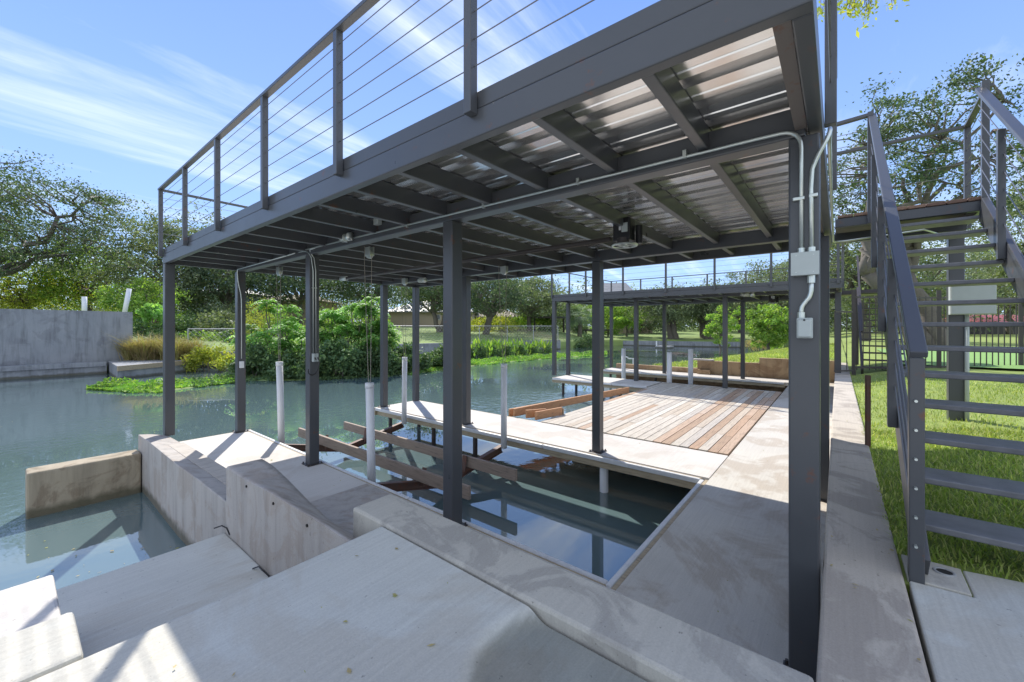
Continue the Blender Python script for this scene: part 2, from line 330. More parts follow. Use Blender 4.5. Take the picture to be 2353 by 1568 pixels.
# upper slab at the camera, rounded front edge
rim = [at(1300, 1404, .56), at(1253, 1399, .56), at(1222, 1403, .56), at(1193, 1414, .56), at(1162, 1434, .56), at(1131, 1456, .56), at(1097, 1500, .56), at(1076, 1562, .56), at(1064, 1640, .56), at(1060, 1760, .56)]
def smooth(t): t = max(0, min(1, t)); return t * t * (3 - 2 * t)
def lerp(t, pts):
    for (a, b), (c_, d) in zip(pts, pts[1:]):
        if t <= c_: return b + (d - b) * (t - a) / (c_ - a + 1e-9)
    return pts[-1][1]
def dist_seg(p, a, b):
    ax, ay = a; bx, by = b; t = ((p[0] - ax) * (bx - ax) + (p[1] - ay) * (by - ay)) / ((bx - ax) ** 2 + (by - ay) ** 2 + 1e-9); t = max(0, min(1, t))
    return math.hypot(p[0] - ax - t * (bx - ax), p[1] - ay - t * (by - ay))
RIMX = [(q[1], q[0]) for q in rim]
def slabz(x, y):
    # the dished, darker corner of paving beside the curb lies slightly lower than the brushed slab
    # rim curve given as y = f(x): the dish lies on the land side of it
    pts = sorted(rim); yr = lerp(x, [(pts[0][0] - .001, -3)] + pts + [(9, pts[-1][1])]) if x > pts[0][0] else -3
    d_ = min(dist_seg((x, y), p_, q_) for p_, q_ in zip(rim, rim[1:])); sd = d_ if y < yr else -d_
    e = .56 - .036 * smooth((sd + .035) / .07)
    e += .006 * math.sin(x * 3.1) * math.sin(y * 2.3)
    d = 1.872 - y
    if d < .03: e -= .03 - math.sqrt(max(0, .03 ** 2 - (.03 - d) ** 2))
    return e
xs = [-6, -3, -1.5] + [i * .05 - .6 for i in range(20)] + [.4 + i * .02 for i in range(42)]
ys = [-6, -3, -1, 0] + [i * .02 for i in range(1, 91)] + [1.83, 1.845, 1.855, 1.863, 1.869, 1.872]
ramp_ = MB().grid(xs, ys, slabz, -1.2).build('pavement', 'conc_new', smooth=True); tag(ramp_, kind='structure')
me = ramp_.data; at_ = me.attributes.new('damp', 'FLOAT', 'POINT')
for i, v_ in enumerate(me.vertices): at_.data[i].value = smooth((.555 - slabz(v_.co.x, v_.co.y)) / .022) if v_.co.y < 1.75 and v_.co.z > .4 else 0
for p in me.polygons: p.use_smooth = abs(p.normal.z) > .3
m = M['conc_new'].copy(); t = m.node_tree; b = t.nodes['Principled BSDF']; me.materials[0] = m
an = nd(t, 'ShaderNodeAttribute', attribute_name='damp'); src = b.inputs['Base Color'].links[0].from_socket
dn = noise(t, coords(t), 2.2, 5, .6); dc = ramp(t, dn.outputs[0], [(.3, (.42, .44, .43)), (.7, (.60, .59, .56))])
t.links.new(mixc(t, src, mixc(t, src, dc.outputs[0], 1.0, 'MULTIPLY'), an.outputs['Fac']), b.inputs['Base Color'])
low = MB().box(.156, 1.874, -1.4, 1.078, 3.77, -.02).build('lower_landing', 'conc_new', bevel=.012); tag(low, kind='structure')
low.data.materials[0] = M['conc_new']
# path along the shore, right-hand paving
path = MB().box(1.236, -.213, -1.2, 16, .05, GZ).build('path', 'conc_path', bevel=.012); tag(path, kind='structure')
pv = MB().prism([(-6, -6), (2.62, -6), (2.62, -.62), (2.56, -.415), (2.33, -.41), (2.32, -.245), (1.30, -.245), (-6, -.245)], -.3, .562)
# kept clear of the slab: starts beyond its edge
pv = MB().prism([(1.25, -6), (2.9, -6), (2.60, -.62), (2.56, -.415), (2.33, -.41), (2.32, -.228), (1.25, -.222)], -.3, .562).build('pavement_right', 'conc_new', bevel=.008); tag(pv, kind='structure')
# strip of soil and the lawn on the right
def lz(x, y):
    a = smooth((-.2 - y) / .9); base = .545 + .14 * a * smooth((x - 2.4) / 2.5)
    return base + .012 * math.sin(x * 1.9 + y) * math.sin(y * 2.7)
lawn = MB().grid([2.3, 2.6, 3, 3.5, 4, 5, 6, 7, 8, 10, 12, 15, 20, 30, 45, 70, 110], [-110, -60, -30, -18, -12, -8, -6, -4.5, -3.5, -3, -2.5, -2, -1.6, -1.3, -1, -.8, -.6, -.4, -.215], lz, -1).build('lawn', 'lawn', smooth=True); tag(lawn, kind='structure')
def edgey(x):
    pts = [(15.1, 5.75)] + [at(1560, 830, .2), at(1639, 822, .25), at(1700, 812.5, .3), at(1755, 806.5, .35), at(1806, 803, .4)] + [(45, 1.6), (70, 1), (110, .6)]
    for (a, b), (c_, d) in zip(pts, pts[1:]):
        if a <= x <= c_: return b + (d - b) * (x - a) / (c_ - a)
    return 2
def pz(x, y): return .17 + .42 * smooth((4.4 - y) / 3.6) + .02 * math.sin(x * .7)
mb = MB(); xs_ = [15.17, 16, 17, 18, 19, 20, 21, 22.4, 24, 26, 28, 30, 33, 36, 40, 45, 55, 70, 110]; nv = 12
vs = []; 
for x in xs_:
    for j in range(nv + 1):
        y = -.21 + (edgey(x) + .21) * j / nv; vs.append((x, y, pz(x, y) - (.25 if j == nv else 0)))
    vs.append((x, edgey(x) + .15, -1))
k = nv + 2
mb.add(vs, [(i * k + j, (i + 1) * k + j, (i + 1) * k + j + 1, i * k + j + 1) for i in range(len(xs_) - 1) for j in range(nv + 1)])
pl = mb.build('lawn_by_the_water', 'lawn', smooth=True); tag(pl, kind='structure')
turf = MB().grid([13.2, 14, 16, 18, 20, 22], [-14, -10, -6, -3, -1.2], lambda x, y: lz(x, y) + .045).build('putting_green', 'turf', smooth=True); tag(turf, kind='structure')
# far bank
shore = [(-90, 27.1), (-30, 27.1), (3.9, 27.1), (8.0, 25.5)] + [pd(a, d) for a, d in ((560, 24.5), (700, 26), (900, 29), (1100, 34), (1280, 39), (1395, 47), (1500, 46), (1620, 44), (1700, 42), (1806, 45), (1870, 60), (1925, 80), (2000, 110))]
mb = MB(); rings = [(0, -1.2), (0, .12), (1.2, .3), (6, .75), (14, 1.2), (30, 1.7), (60, 2.3), (140, 3.0)]
vs = []
for i, (x, y) in enumerate(shore):
    for (r_, z_) in rings:
        l = math.hypot(x, y); kx, ky = (0, 1) if i < 3 else (x / l, y / l)
        zz = z_ if i > 1 or r_ == 0 else z_ + (1.4 if i < 2 else 0) * min(1, r_ / 1.2)
        if i >= 9 and r_ > 0: zz = z_ * .55
        vs.append((x + kx * r_, y + ky * r_, zz))
k = len(rings)
mb.add(vs, [(i * k + j, (i + 1) * k + j, (i + 1) * k + j + 1, i * k + j + 1) for i in range(len(shore) - 1) for j in range(k - 1)])
fb = mb.build('far_bank', 'lawnfar', smooth=True); tag(fb, kind='structure')
# ================================================================ CONCRETE ON THE NEAR SHORE
curb = MB().box(1.236, .052, -1.2, 1.494, 2.164, GZ).build('curb_wall', 'conc_curb', bevel=.014)
tag(curb, 'tan concrete curb wall between the brushed slab and the boat slip', 'curb')
# wall along the river side of the dock, top sloping down into the slab
prof = [(1.08, .195), (1.20, .175), (1.37, .125), (1.50, .002)]
vs = []; fs = []
yy = [3.752, 4.5, 5.2, 6, 6.6, 7.14]
for j, y in enumerate(yy):
    w = .006 * math.sin(j * 2.1)
    vs += [(1.08 + w, y, -1.5)] + [(x + w * (1 - i / 3), y, z + .03 * (1 - j / 5) * (1 - i / 3)) for i, (x, z) in enumerate(prof)] + [(1.50, y, -1.5)]
for j in range(len(yy) - 1):
    for i in range(5): fs.append((j * 6 + i, (j + 1) * 6 + i, (j + 1) * 6 + i + 1, j * 6 + i + 1))
fs.append(tuple(range(6))); fs.append(tuple(5 * 6 + i for i in range(5, -1, -1)))
rw = MB().add(vs, fs).build('retaining_wall', 'conc_wall', bevel=.01)
tag(rw, 'low concrete wall with sloping top running out to the river end post', 'wall')
def blk(x, y):
    t = smooth((3.70 - y) / 1.25); e = .003 * math.sin(9 * y) 
    a = .5 if x <= 1.3325 else .004
    b_ = lerp(x, [(1.08, .53), (1.24, .40), (1.45, .22), (1.7, .09), (2.0, .02), (2.25, .004)])
    return max(.004, a * (1 - t) + b_ * t + (e if x < 1.3 else 0)) - (.012 if x < 1.081 else 0)
xs = [1.08, 1.09, 1.12, 1.2, 1.28, 1.332, 1.336] + [1.40 + .07 * i for i in range(13)] + [2.3]
ys = [1.86 + .07 * i for i in range(27)] + [3.74, 3.75]
bl = MB().grid(xs, ys, blk, -1.2).build('concrete_block', 'conc_wall')
for p in bl.data.polygons: p.use_smooth = abs(p.normal.z) > .4
tag(bl, 'raised concrete block sloping down into the dock beside the curb', 'concrete block')
for (a, b_, xx) in ((819, 1184, 1.075), (918, 1273, 1.075), (743, 1140, 1.075)):
    a, b_ = {819: (1985, 270), 918: (2230, 430), 743: (1790, 145)}[a]; px_, py_ = a / 2.424 / 1.3056, (1400 + b_ / 2.424) / 1.3056
    tt = (px_ - CX) / F_; kx = xx / (FW[0] + RT[0] * tt); yy_ = (FW[1] + RT[1] * tt) * kx; zz_ = EYE + (HY - py_) / F_ * kx
    bl_h = MB().tube([(xx - .002, yy_, zz_), (xx + .02, yy_, zz_)], .009, 10).build('tie_hole', 'gapdark', bl)
for i, (p_, q_, r_) in enumerate((((1.075, 3.66, -.002), (1.05, 3.75, .05), (1.02, 3.82, .02)), ((1.03, 3.05, -.015), (1.04, 2.92, .02), (1.06, 2.86, -.01)))):
    o = MB().tube([p_, tuple((a + b2) / 2 + .01 for a, b2 in zip(p_, q_)), q_, r_], .005, 6).build('black_wire', 'black'); tag(o, ['short bent black wire at the corner of the low landing by the water', 'short bent black wire on the low landing against the block'][i], 'wire', 'bent black wires on the low landing')
bw = MB().box(.13, 6.9, -1.5, 1.07, 7.18, 0).build('breakwater_wall', 'conc_brown', bevel=.02)
tag(bw, 'brown stained concrete breakwater wall standing in the water at left', 'wall')
st = MB().box(-6, 1.875, -1.4, .154, 2.2, .56).build('step_block', 'conc_new', bevel=.015); tag(st, 'upper sunlit concrete step at the lower left', 'step', 'concrete steps to the water')
st = MB().box(-6, 2.202, -1.4, .15, 3.145, .336).build('step_block', 'conc_slab', bevel=.015); tag(st, 'lower sunlit concrete step beside the water at left', 'step', 'concrete steps to the water')
pk = MB().bar((1.31, 3.80, .175), (1.29, 6.3, .165), .15, .03).build('loose_plank', 'deck_wood', bevel=.003)
tag(pk, 'long plank lying on the low wall beside the dock', 'plank')
# dock slabs
dk = thing('concrete_dock', 'concrete dock around the near boat slip with wooden edge boards', 'dock', (3, 3, 0))
MB().box(1.503, 1.0, -.14, 2.315, 7.16, 0).build('dock_slab', 'conc_slab', dk, .004)
MB().box(1.496, .052, -1.0, 15.0, 1.055, -.001).build('dock_slab', 'conc_shore', dk, .004)
MB().box(4.66, 1.062, -.10, 5.62, 7.16, 0).build('dock_slab', 'conc_slab', dk, .004)
def edge(y0, y1, x, sgn, parent):
    a = MB().box(*sorted_box(x, y0, -.15, x + sgn * .03, y1, -.012)).build('edge_board', 'fascia_wood', parent, .002)
    b_ = MB(); n = 3; L_ = (y1 - y0) / n
    for i in range(n): b_.box(*sorted_box(x + sgn * .032, y0 + i * L_ + .004, -.062, x + sgn * .075, y0 + (i + 1) * L_ - .004, -.004 - .003 * (i % 2)))
    b_.build('edge_trim', 'trim', parent, .012)
def sorted_box(x0, y0, z0, x1, y1, z1): return (min(x0, x1), min(y0, y1), min(z0, z1), max(x0, x1), max(y0, y1), max(z0, z1))
edge(1.13, 7.18, 2.318, 1, dk); edge(1.13, 7.18, 4.656, -1, dk)
MB().box(2.32, 1.060, -.15, 4.62, 1.090, -.01).build('edge_board', 'fascia_wood', dk, .002)
MB().box(2.34, 1.093, -.06, 4.60, 1.135, -.006).build('edge_trim', 'trim', dk, .012)
MB().box(1.50, 7.165, -.15, 2.40, 7.195, -.004).build('edge_board', 'fascia_wood', dk, .002)
MB().box(4.58, 7.165, -.15, 5.66, 7.195, -.004).build('edge_board', 'fascia_wood', dk, .002)
MB().box(4.58, 7.2, -.062, 5.66, 7.235, -.008).build('edge_trim', 'trim', dk, .01)
MB().box(5.625, 3.9, -.15, 5.655, 7.2, -.004).build('edge_board', 'fascia_wood', dk, .002)
for (x, y) in ((4.75, 6.9), (5.45, 6.9), (4.75, 5.6), (4.72, 4.55), (2.2, 6.9), (2.2, 5.2)):
    MB().tube([(x, y, -2.6), (x, y, -.14)], .038, 8).build('pile', 'steel2', dk)
MB().tube([(4.78, 2.33, -2.6), (4.78, 2.33, -.14)], .055, 14).build('pile', 'pvc', dk)
# wooden deck: one mesh of planks
mb = MB(); mbb = MB(); y = 1.075; r = 0
while y < 3.92:
    x = 5.655; first = True
    while x < 11.9:
        L_ = random.choice((1.2, 1.8, 2.4, 3.1)) * (random.uniform(.5, 1) if first else 1); x2 = min(11.92, x + L_); first = False
        brown = random.random() < (.8 if r in (0, 1, 3, 6, 7) and x < 10.5 else .06)
        (mbb if brown else mb).box(x + .003, y, -.03 + random.uniform(0, .004), x2 - .002, y + .110, .004 + random.uniform(0, .005)); x = x2
    y += .119; r += 1
dw = thing('wooden_deck', 'weathered wooden deck of mixed grey and brown boards', 'deck', (8, 2, 0))
mb.build('deck_boards', 'deck_wood', dw, .002)
bb_ = mbb.build('brown_deck_boards', 'deck_brown', dw, .002); bb_['label'] = 'newer brown boards among the weathered grey ones'
mb = MB()
for i in range(14): mb.box(5.75 + i * .46, 1.10, -.16, 5.79 + i * .46, 3.9, -.034)
mb.build('joists', 'fascia_wood', dw)
for p, q in (((5.68, 4.52, .07), (9.25, 4.02, .07)), ((5.72, 4.66, .04), (9.6, 4.02, .05)), ((5.70, 4.06, .07), (6.34, 3.93, .07)), ((5.72, 4.28, .07), (6.05, 4.08, .07))):
    o = MB().bar(p, q, .04, .14).build('lumber_board', 'fresh_wood', bevel=.003)
    tag(o, None, 'lumber', 'new lumber along the open edge of the wooden deck')
    o['label'] = {4.52: 'long orange new board on edge along the deck, nearest the planks', 4.66: 'longest orange new board on edge, outermost beside the water', 4.06: 'short orange board with metal bracket at the near deck corner', 4.28: 'shortest orange board end at the near deck corner behind its neighbour'}[p[1]]
for (x, y_) in ((6.35, 3.92), (6.06, 4.07)):
    o = MB().box(x, y_ - .03, .006, x + .012, y_ + .03, .12).box(x, y_ - .03, .006, x + .06, y_ + .03, .012).build('bracket', 'galv')
    tag(o, 'galvanised angle bracket at the end of the %s orange board' % ('nearer short' if x > 6.2 else 'shortest'), 'bracket', 'galvanised brackets on short boards')
# ================================================================ BOAT HOUSE STEEL FRAME
PY = [.06, 2.355, 4.745, 7.085]; PW = .112
XA, XB, X0, X1 = 2.185, 4.71, 1.333, 5.615
YE0, YE1 = .05, 7.2
def boathouse(label, group):
    t_ = thing('boat_dock_canopy', label, 'dock canopy', (2.2, 3.6, 0), group)
    for x in (XA, XB):
        for y in PY:
            MB().box(x, y, 0, x + PW, y + PW, 2.44).build('post', 'steel', t_, .008)
            pb = MB().box(x - .03, y - .03, 0, x + PW + .03, y + PW + .03, .009)
            for ax_ in (x - .016, x + PW + .016):
                for ay_ in (y - .016, y + PW + .016): pb.tube([(ax_, ay_, .008), (ax_, ay_, .026)], .008, 6)
            pb.build('base_plate', 'steel2', t_)
        MB().box(x + .002, YE0 + .06, 2.441, x + PW - .002, YE1 - .056, 2.575).build('beam', 'steel', t_, .008)
    MB().box(X0 + .001, 7.085, .12, X0 + PW, 7.197, 2.464).build('post', 'steel', t_, .008)
    MB().box(X1 - PW, 7.085, 0, X1 - .001, 7.197, 2.464).build('post', 'steel', t_, .008)
    for k in range(1, 15):
        y = .02 + .48 * k
        MB().box(X0 + .055, y, 2.485, X1 - .055, y + .048, 2.597).build('joist', 'steel', t_, .005)
    # fascia channels: lower band and a slightly recessed upper band
    for nm, a in (('fascia', (X0, YE0, 2.464, X0 + .052, YE1, 2.588)), ('fascia', (X1 - .052, YE0, 2.464, X1, YE1, 2.588)),
                  ('fascia', (X0 + .054, YE0, 2.464, X1 - .054, YE0 + .052, 2.588)), ('fascia', (X0 + .054, YE1 - .052, 2.464, X1 - .054, YE1, 2.588)),
                  ('deck_edge', (X0 + .006, YE0 + .006, 2.592, X0 + .05, YE1 - .006, 2.672)), ('deck_edge', (X1 - .05, YE0 + .006, 2.592, X1 - .006, YE1 - .006, 2.672)),
                  ('deck_edge', (X0 + .052, YE0 + .006, 2.592, X1 - .052, YE0 + .05, 2.672)), ('deck_edge', (X0 + .052, YE1 - .05, 2.592, X1 - .052, YE1 - .006, 2.672))):
        MB().box(*a).build(nm, 'steel', t_, .005)
    MB().box(X0 + .056, YE0 + .054, 2.470, XA + .0, YE0 + .098, 2.476).build('flange', 'flange', t_)
    MB().box(XA + PW, YE0 + .054, 2.470, XB, YE0 + .098, 2.476).build('flange', 'flange', t_)
    # ribbed metal decking, ribs parallel to the beams
    z0 = 2.600; xs_, zs_ = [], []
    x = X0 + .058; pitch = .205
    while x < X1 - .06 - pitch:
        for dx_, dz_ in ((0, 0), (.052, 0), (.056, .006), (.064, .006), (.068, 0), (.112, 0), (.115, .044), (.183, .044), (.186, 0)):
            xs_.append(x + dx_); zs_.append(z0 + dz_)
        x += pitch
    xs_.append(X1 - .056); zs_.append(z0)
    vs = [(a, YE0 + .054, b) for a, b in zip(xs_, zs_)] + [(a, YE1 - .054, b) for a, b in zip(xs_, zs_)]; n = len(xs_)
    MB().add(vs, [(i, i + 1, n + i + 1, n + i) for i in range(n - 1)]).build('metal_decking', 'pan', t_)
    MB().box(X0 + .054, YE0 + .052, 2.648, X1 - .054, YE1 - .052, 2.668).build('deck_topping', 'deck_wood', t_)
    # railing
    RZ = 3.49
    def rpost(x, y): MB().box(x, y, 2.56, x + .045, y + .045, RZ - .026).build('rail_post', 'steel', t_, .003)
    ry = [.09, 1.27, 2.44, 3.61, 4.79, 5.96, 7.16]; rx = [1.29, 2.43, 3.60, 4.97, 5.617]
    for y in ry: rpost(X0 - .046, y); rpost(X1 + .001, y)
    for x in rx[1:4]: rpost(x, YE1 + .001)
    for x in rx[1:3]: rpost(x, YE0 - .046)
    ca, cb = X0 - .0235, X1 + .0235
    for p, q in (((ca, .02, RZ - .013), (ca, 7.23, RZ - .013)), ((cb, .02, RZ - .013), (cb, 7.23, RZ - .013)), ((ca + .03, 7.222, RZ - .013), (cb - .03, 7.222, RZ - .013)), ((ca + .03, .027, RZ - .013), (3.9, .027, RZ - .013))):
        MB().bar(p, q, .05, .026).build('top_rail', 'steel', t_, .003)
    for i in range(6):
        z = RZ - .94 * (.115 + .131 * i)
        for p, q in (((ca, .03, z), (ca, 7.2, z)), ((cb, .03, z), (cb, 7.2, z)), ((ca, 7.222, z - .01), (cb, 7.222, z - .01)), ((ca, .027, z - .01), (3.9, .027, z - .01))):
            MB().tube([p, q], .0028, 5).build('cable', 'wire', t_)
    return t_
bh = boathouse('dark steel boat canopy with rooftop deck railing over the near slip', 'steel boat canopies')
bh2 = copy_tree(bh, (2.2 + 9.5, 3.6 - .12, -.05))
bh2['label'] = 'farther dark steel boat canopy beyond the wooden deck'
# ================================================================ CONDUITS, BOXES AND FITTINGS
def arc(p0, p1, p2, n=6):
    p0, p1, p2 = map(Vector, (p0, p1, p2)); return [tuple((1 - t) ** 2 * p0 + 2 * t * (1 - t) * p1 + t * t * p2) for t in [i / n for i in range(n + 1)]]
fx = XA - .011
cd = thing('conduit', 'galvanised conduit bending from beam down the near post to the grey box', 'conduit', (fx, .12, 2), 'galvanised conduits on the steel frame')
pts = [(fx, 4.9, 2.50)] + [(fx, 1.2, 2.475)] + [(fx, .30, 2.47)] + arc((fx, .20, 2.468), (fx, .124, 2.465), (fx, .124, 2.38)) + [(fx, .124, 1.935)]
MB().tube(pts, .0085, 8).build('pipe', 'galv', cd, smooth=True)
for y in (3.9, 2.9, 2.0, 1.22, .6): MB().box(fx - .012, y, 2.465, fx + .010, y + .02, 2.505).build('strap', 'galv', cd, .002)
MB().tube([(fx, .124, 1.915), (fx, .124, 1.945)], .014, 10).build('coupling', 'galv', cd)
MB().box(fx - .010, .112, 2.155, fx + .010, .155, 2.170).build('strap', 'galv', cd, .003)
cd = thing('conduit', 'galvanised conduit swinging round the near post to the land side', 'conduit', (fx, .09, 2), 'galvanised conduits on the steel frame')
pts = [(fx, .088, 1.93), (fx - .001, .090, 2.2)] + arc((fx - .002, .086, 2.28), (fx - .004, .07, 2.33), (fx - .006, .045, 2.375)) + arc((fx - .004, .036, 2.395), (fx, .022, 2.43), (fx + .03, .026, 2.45)) + [(2.4, .030, 2.44), (3.4, .032, 2.44), (4.9, .034, 2.44)] + arc((5.05, .034, 2.44), (5.12, .03, 2.44), (5.12, -.05, 2.44)) + [(5.12, -.6, 2.47), (5.6, -.8, 2.47)]
MB().tube(pts, .0085, 8).build('pipe', 'galv', cd, smooth=True)
MB().tube([(fx, .088, 1.915), (fx, .088, 1.945)], .014, 10).build('coupling', 'galv', cd)
MB().box(fx - .010, .066, 2.160, fx + .010, .098, 2.175).build('strap', 'galv', cd, .003)
bx = thing('junction_box', 'grey square junction box on the near steel post', 'electrical box', (fx, .11, 1.87))
MB().box(XA - .055, .063, 1.824, XA - .001, .156, 1.918).build('body', 'grey_box', bx, .003)
MB().box(XA - .058, .060, 1.822, XA - .0555, .159, 1.921).build('cover', 'grey_box', bx, .002)
for y in (.08, .14):
    for z in (1.835, 1.907): MB().tube([(XA - .0595, y, z), (XA - .058, y, z)], .002, 8).build('screw', 'galv', bx)
cd = thing('flexible_conduit', 'short S-bent conduit between the junction box and outlet', 'conduit', (fx, .1, 1.73))
MB().tube([(fx - .01, .089, 1.80)] + arc((fx - .01, .089, 1.77), (fx - .01, .090, 1.73), (fx - .01, .106, 1.715), 5) + arc((fx - .01, .112, 1.705), (fx - .01, .126, 1.69), (fx - .01, .124, 1.66), 5), .0095, 10).build('pipe', 'galv', cd, smooth=True)
MB().tube([(fx - .01, .089, 1.79), (fx - .01, .089, 1.822)], .014, 12).build('coupling', 'galv', cd)
MB().tube([(fx - .01, .124, 1.64), (fx - .01, .124, 1.665)], .014, 12).build('coupling', 'galv', cd)
bx = thing('outlet_box', 'grey weatherproof outlet box below the junction box on near post', 'outlet', (fx, .11, 1.6))
MB().box(XA - .05, .083, 1.552, XA - .001, .139, 1.640).build('body', 'grey_box', bx, .004)
MB().box(XA - .064, .086, 1.556, XA - .051, .136, 1.634).build('cover', 'grey_box', bx, .008)
MB().tube([(XA - .066, .111, 1.630), (XA - .063, .111, 1.630)], .004, 10).build('latch', 'black', bx)
# conduits on the second and far posts
cx_ = XA - .010
c2 = thing('conduit', 'pair of thin conduits running down the river-side third post', 'conduit', (cx_, 4.8, 1.8), 'galvanised conduits on the steel frame')
for i, y in enumerate((4.785, 4.815)):
    px_ = XA + .035 + i * .03; py_ = 4.745 - .009
    MB().tube([(cx_, 5.0 - i * .4, 2.49)] + arc((cx_, 4.9 - i * .2, 2.49), (cx_, 4.76, 2.49), (px_ - .02, py_, 2.40)) + [(px_, py_, 2.25), (px_, py_, 1.30)], .006, 7).build('pipe', 'galv', c2, smooth=True)
    MB().box(px_ - .012, py_ - .008, 2.05, px_ + .012, py_ + .008, 2.06).build('strap', 'galv', c2)
for i in range(2):
    px_ = XA + .035 + i * .032
    s_ = thing('switch_box', ('left' if i == 0 else 'right') + ' of two grey switch boxes on the third post from the shore', 'switch', (px_, 4.73, 1.25), 'switch boxes on the third post')
    MB().box(px_ - .014, 4.70, 1.20, px_ + .014, 4.744, 1.295).build('body', 'grey_box', s_, .003)
    MB().bar((px_, 4.692, 1.25), (px_ + .01, 4.685, 1.22), .006, .012).build('lever', 'black', s_)
o = MB().tube(arc((XA + .09, 4.70, 1.2), (XA + .08, 4.69, 1.10), (XA + .03, 4.69, 1.06)) + arc((XA - .0, 4.69, 1.05), (XA - .05, 4.70, 1.06), (XA - .03, 4.71, 1.12), 4), .007, 8).build('hanging_cord', 'black'); tag(o, 'black cord looped around the third post under the switch boxes', 'cord')
c3 = thing('conduit', 'thin conduit with a small white box on the river-end second-row post', 'conduit', (XA, 7.07, 1.8), 'galvanised conduits on the steel frame')
MB().tube([(cx_, 5.1, 2.49), (cx_, 6.95, 2.47)] + arc((cx_, 7.04, 2.47), (XA - .01, 7.08, 2.46), (XA + .005, 7.075, 2.30)) + arc((XA + .02, 7.075, 2.20), (XA + .05, 7.075, 2.1), (XA + .05, 7.075, 1.95), 4) + [(XA + .05, 7.075, 1.12)], .0075, 7).build('pipe', 'galv', c3, smooth=True)
MB().box(XA + .022, 7.04, .98, XA + .075, 7.084, 1.08).build('box', 'pvc', c3, .003)
# caged lamp fixtures (unlit)
def cage_lamp(x, y, z, label, s=1):
    t_ = thing('caged_lamp', label, 'lamp', (x, y, z), 'caged lamps under the canopy')
    MB().tube([(x, y - .03 * s, z), (x, y - .06 * s, z), (x, y - .09 * s, z)], [.035 * s, .042 * s, .042 * s], 12).build('base', 'galv', t_, smooth=True)
    MB().tube([(x, y - .02 * s, z), (x, y + .05 * s, z), (x, y + .085 * s, z), (x, y + .10 * s, z)], [.032 * s, .032 * s, .024 * s, .005], 12).build('glass_jar', 'glass', t_, smooth=True)
    mb = MB()
    for k in range(8):
        th = k * math.pi / 4; c_, s2 = math.cos(th) * .037 * s, math.sin(th) * .037 * s
        mb.tube([(x + c_, y - .03 * s, z + s2), (x + c_, y + .06 * s, z + s2), (x + c_ * .7, y + .1 * s, z + s2 * .7), (x, y + .113 * s, z)], .0022, 4)
    for q in (.0, .05): mb.tube([(x + math.cos(a) * .038 * s, y + q * s, z + math.sin(a) * .038 * s) for a in [i * math.pi / 6 for i in range(13)]], .0022, 4)
    mb.build('cage', 'galv', t_); return t_
cage_lamp(XA - .05, 3.86, 2.50, 'caged glass lamp on the outer side of the near beam')
cage_lamp(4.45, 5.55, 2.40, 'caged glass lamp near the far beam by the slip')
o = MB().box(XA - .05, 3.30, 2.55, XA - .005, 3.37, 2.62).build('conduit_box', 'grey_box', bevel=.003); tag(o, 'small square grey conduit box above the near beam', 'electrical box')
# lift: drive pipe, motor, pulleys, ropes, guide pipes, cradles, bunks
PX = 3.42
o = MB().tube([(PX, 1.6, 2.395), (PX, 6.15, 2.385)], .024, 12).build('drive_pipe', 'steel2', smooth=True); tag(o, 'long round lift drive pipe hung under the canopy joists', 'pipe')
o = MB().tube([(PX, 6.15, 2.385), (PX, 6.33, 2.385)], .035, 12).build('pipe_bearing', 'galv', smooth=True); tag(o, 'bearing drum at the river end of the lift drive pipe', 'bearing')
mt = thing('lift_motor', 'boxy dark boat lift motor with spoked pulley wheel under the canopy', 'motor', (PX, 1.45, 2.4))
MB().box(PX - .05, 1.40, 2.36, PX + .07, 1.56, 2.56).build('housing', 'black', mt, .012)
MB().tube([(PX - .02, 1.475, 2.33), (PX - .02, 1.475, 2.385)], .052, 18).build('motor_can', 'steel2', mt, smooth=False)
MB().box(PX - .056, 1.42, 2.43, PX - .051, 1.475, 2.51).build('data_plate', 'grey_box', mt, .001)
MB().box(PX - .055, 1.48, 2.45, PX - .051, 1.50, 2.50).build('data_plate', 'trim', mt, .001)
mb = MB(); cz = 2.318
mb.tube([(PX + .105 * math.cos(a) - .02, 1.46 + .105 * math.sin(a), cz) for a in [i * math.pi / 12 for i in range(25)]], .009, 6)
for k in range(5):
    a = k * 2 * math.pi / 5; mb.bar((PX - .02, 1.46, cz), (PX - .02 + .10 * math.cos(a), 1.46 + .10 * math.sin(a), cz), .016, .008)
mb.tube([(PX - .02, 1.46, cz - .015), (PX - .02, 1.46, cz + .03)], .02, 10)
mb.build('pulley_wheel', 'galv', mt)
MB().tube([(PX + .08, 1.37, 2.34), (PX + .08, 1.37, 2.50)], .03, 10).build('gearbox', 'black', mt)
o = MB().tube([(XA + .1, 2.2, 2.56), (PX - .3, 1.9, 2.575), (PX - .03, 1.55, 2.565)], .006, 6).build('cable_run', 'wire'); tag(o, 'thin grey power cable running from the beam to the lift motor', 'cable')
gp = [(2.50, 6.38, 1.09, 'far'), (2.50, 4.02, .985, 'near'), (4.50, 6.10, 1.055, 'farb'), (4.50, 3.76, 1.065, 'nearb')]
gl = ['white guide pipe beside the near dock edge, farther out on the river', 'white guide pipe standing between the two middle posts of the near row, nearest', 'white guide pipe by the far dock strip at its river end', 'white guide pipe by the far dock strip nearest the shore']
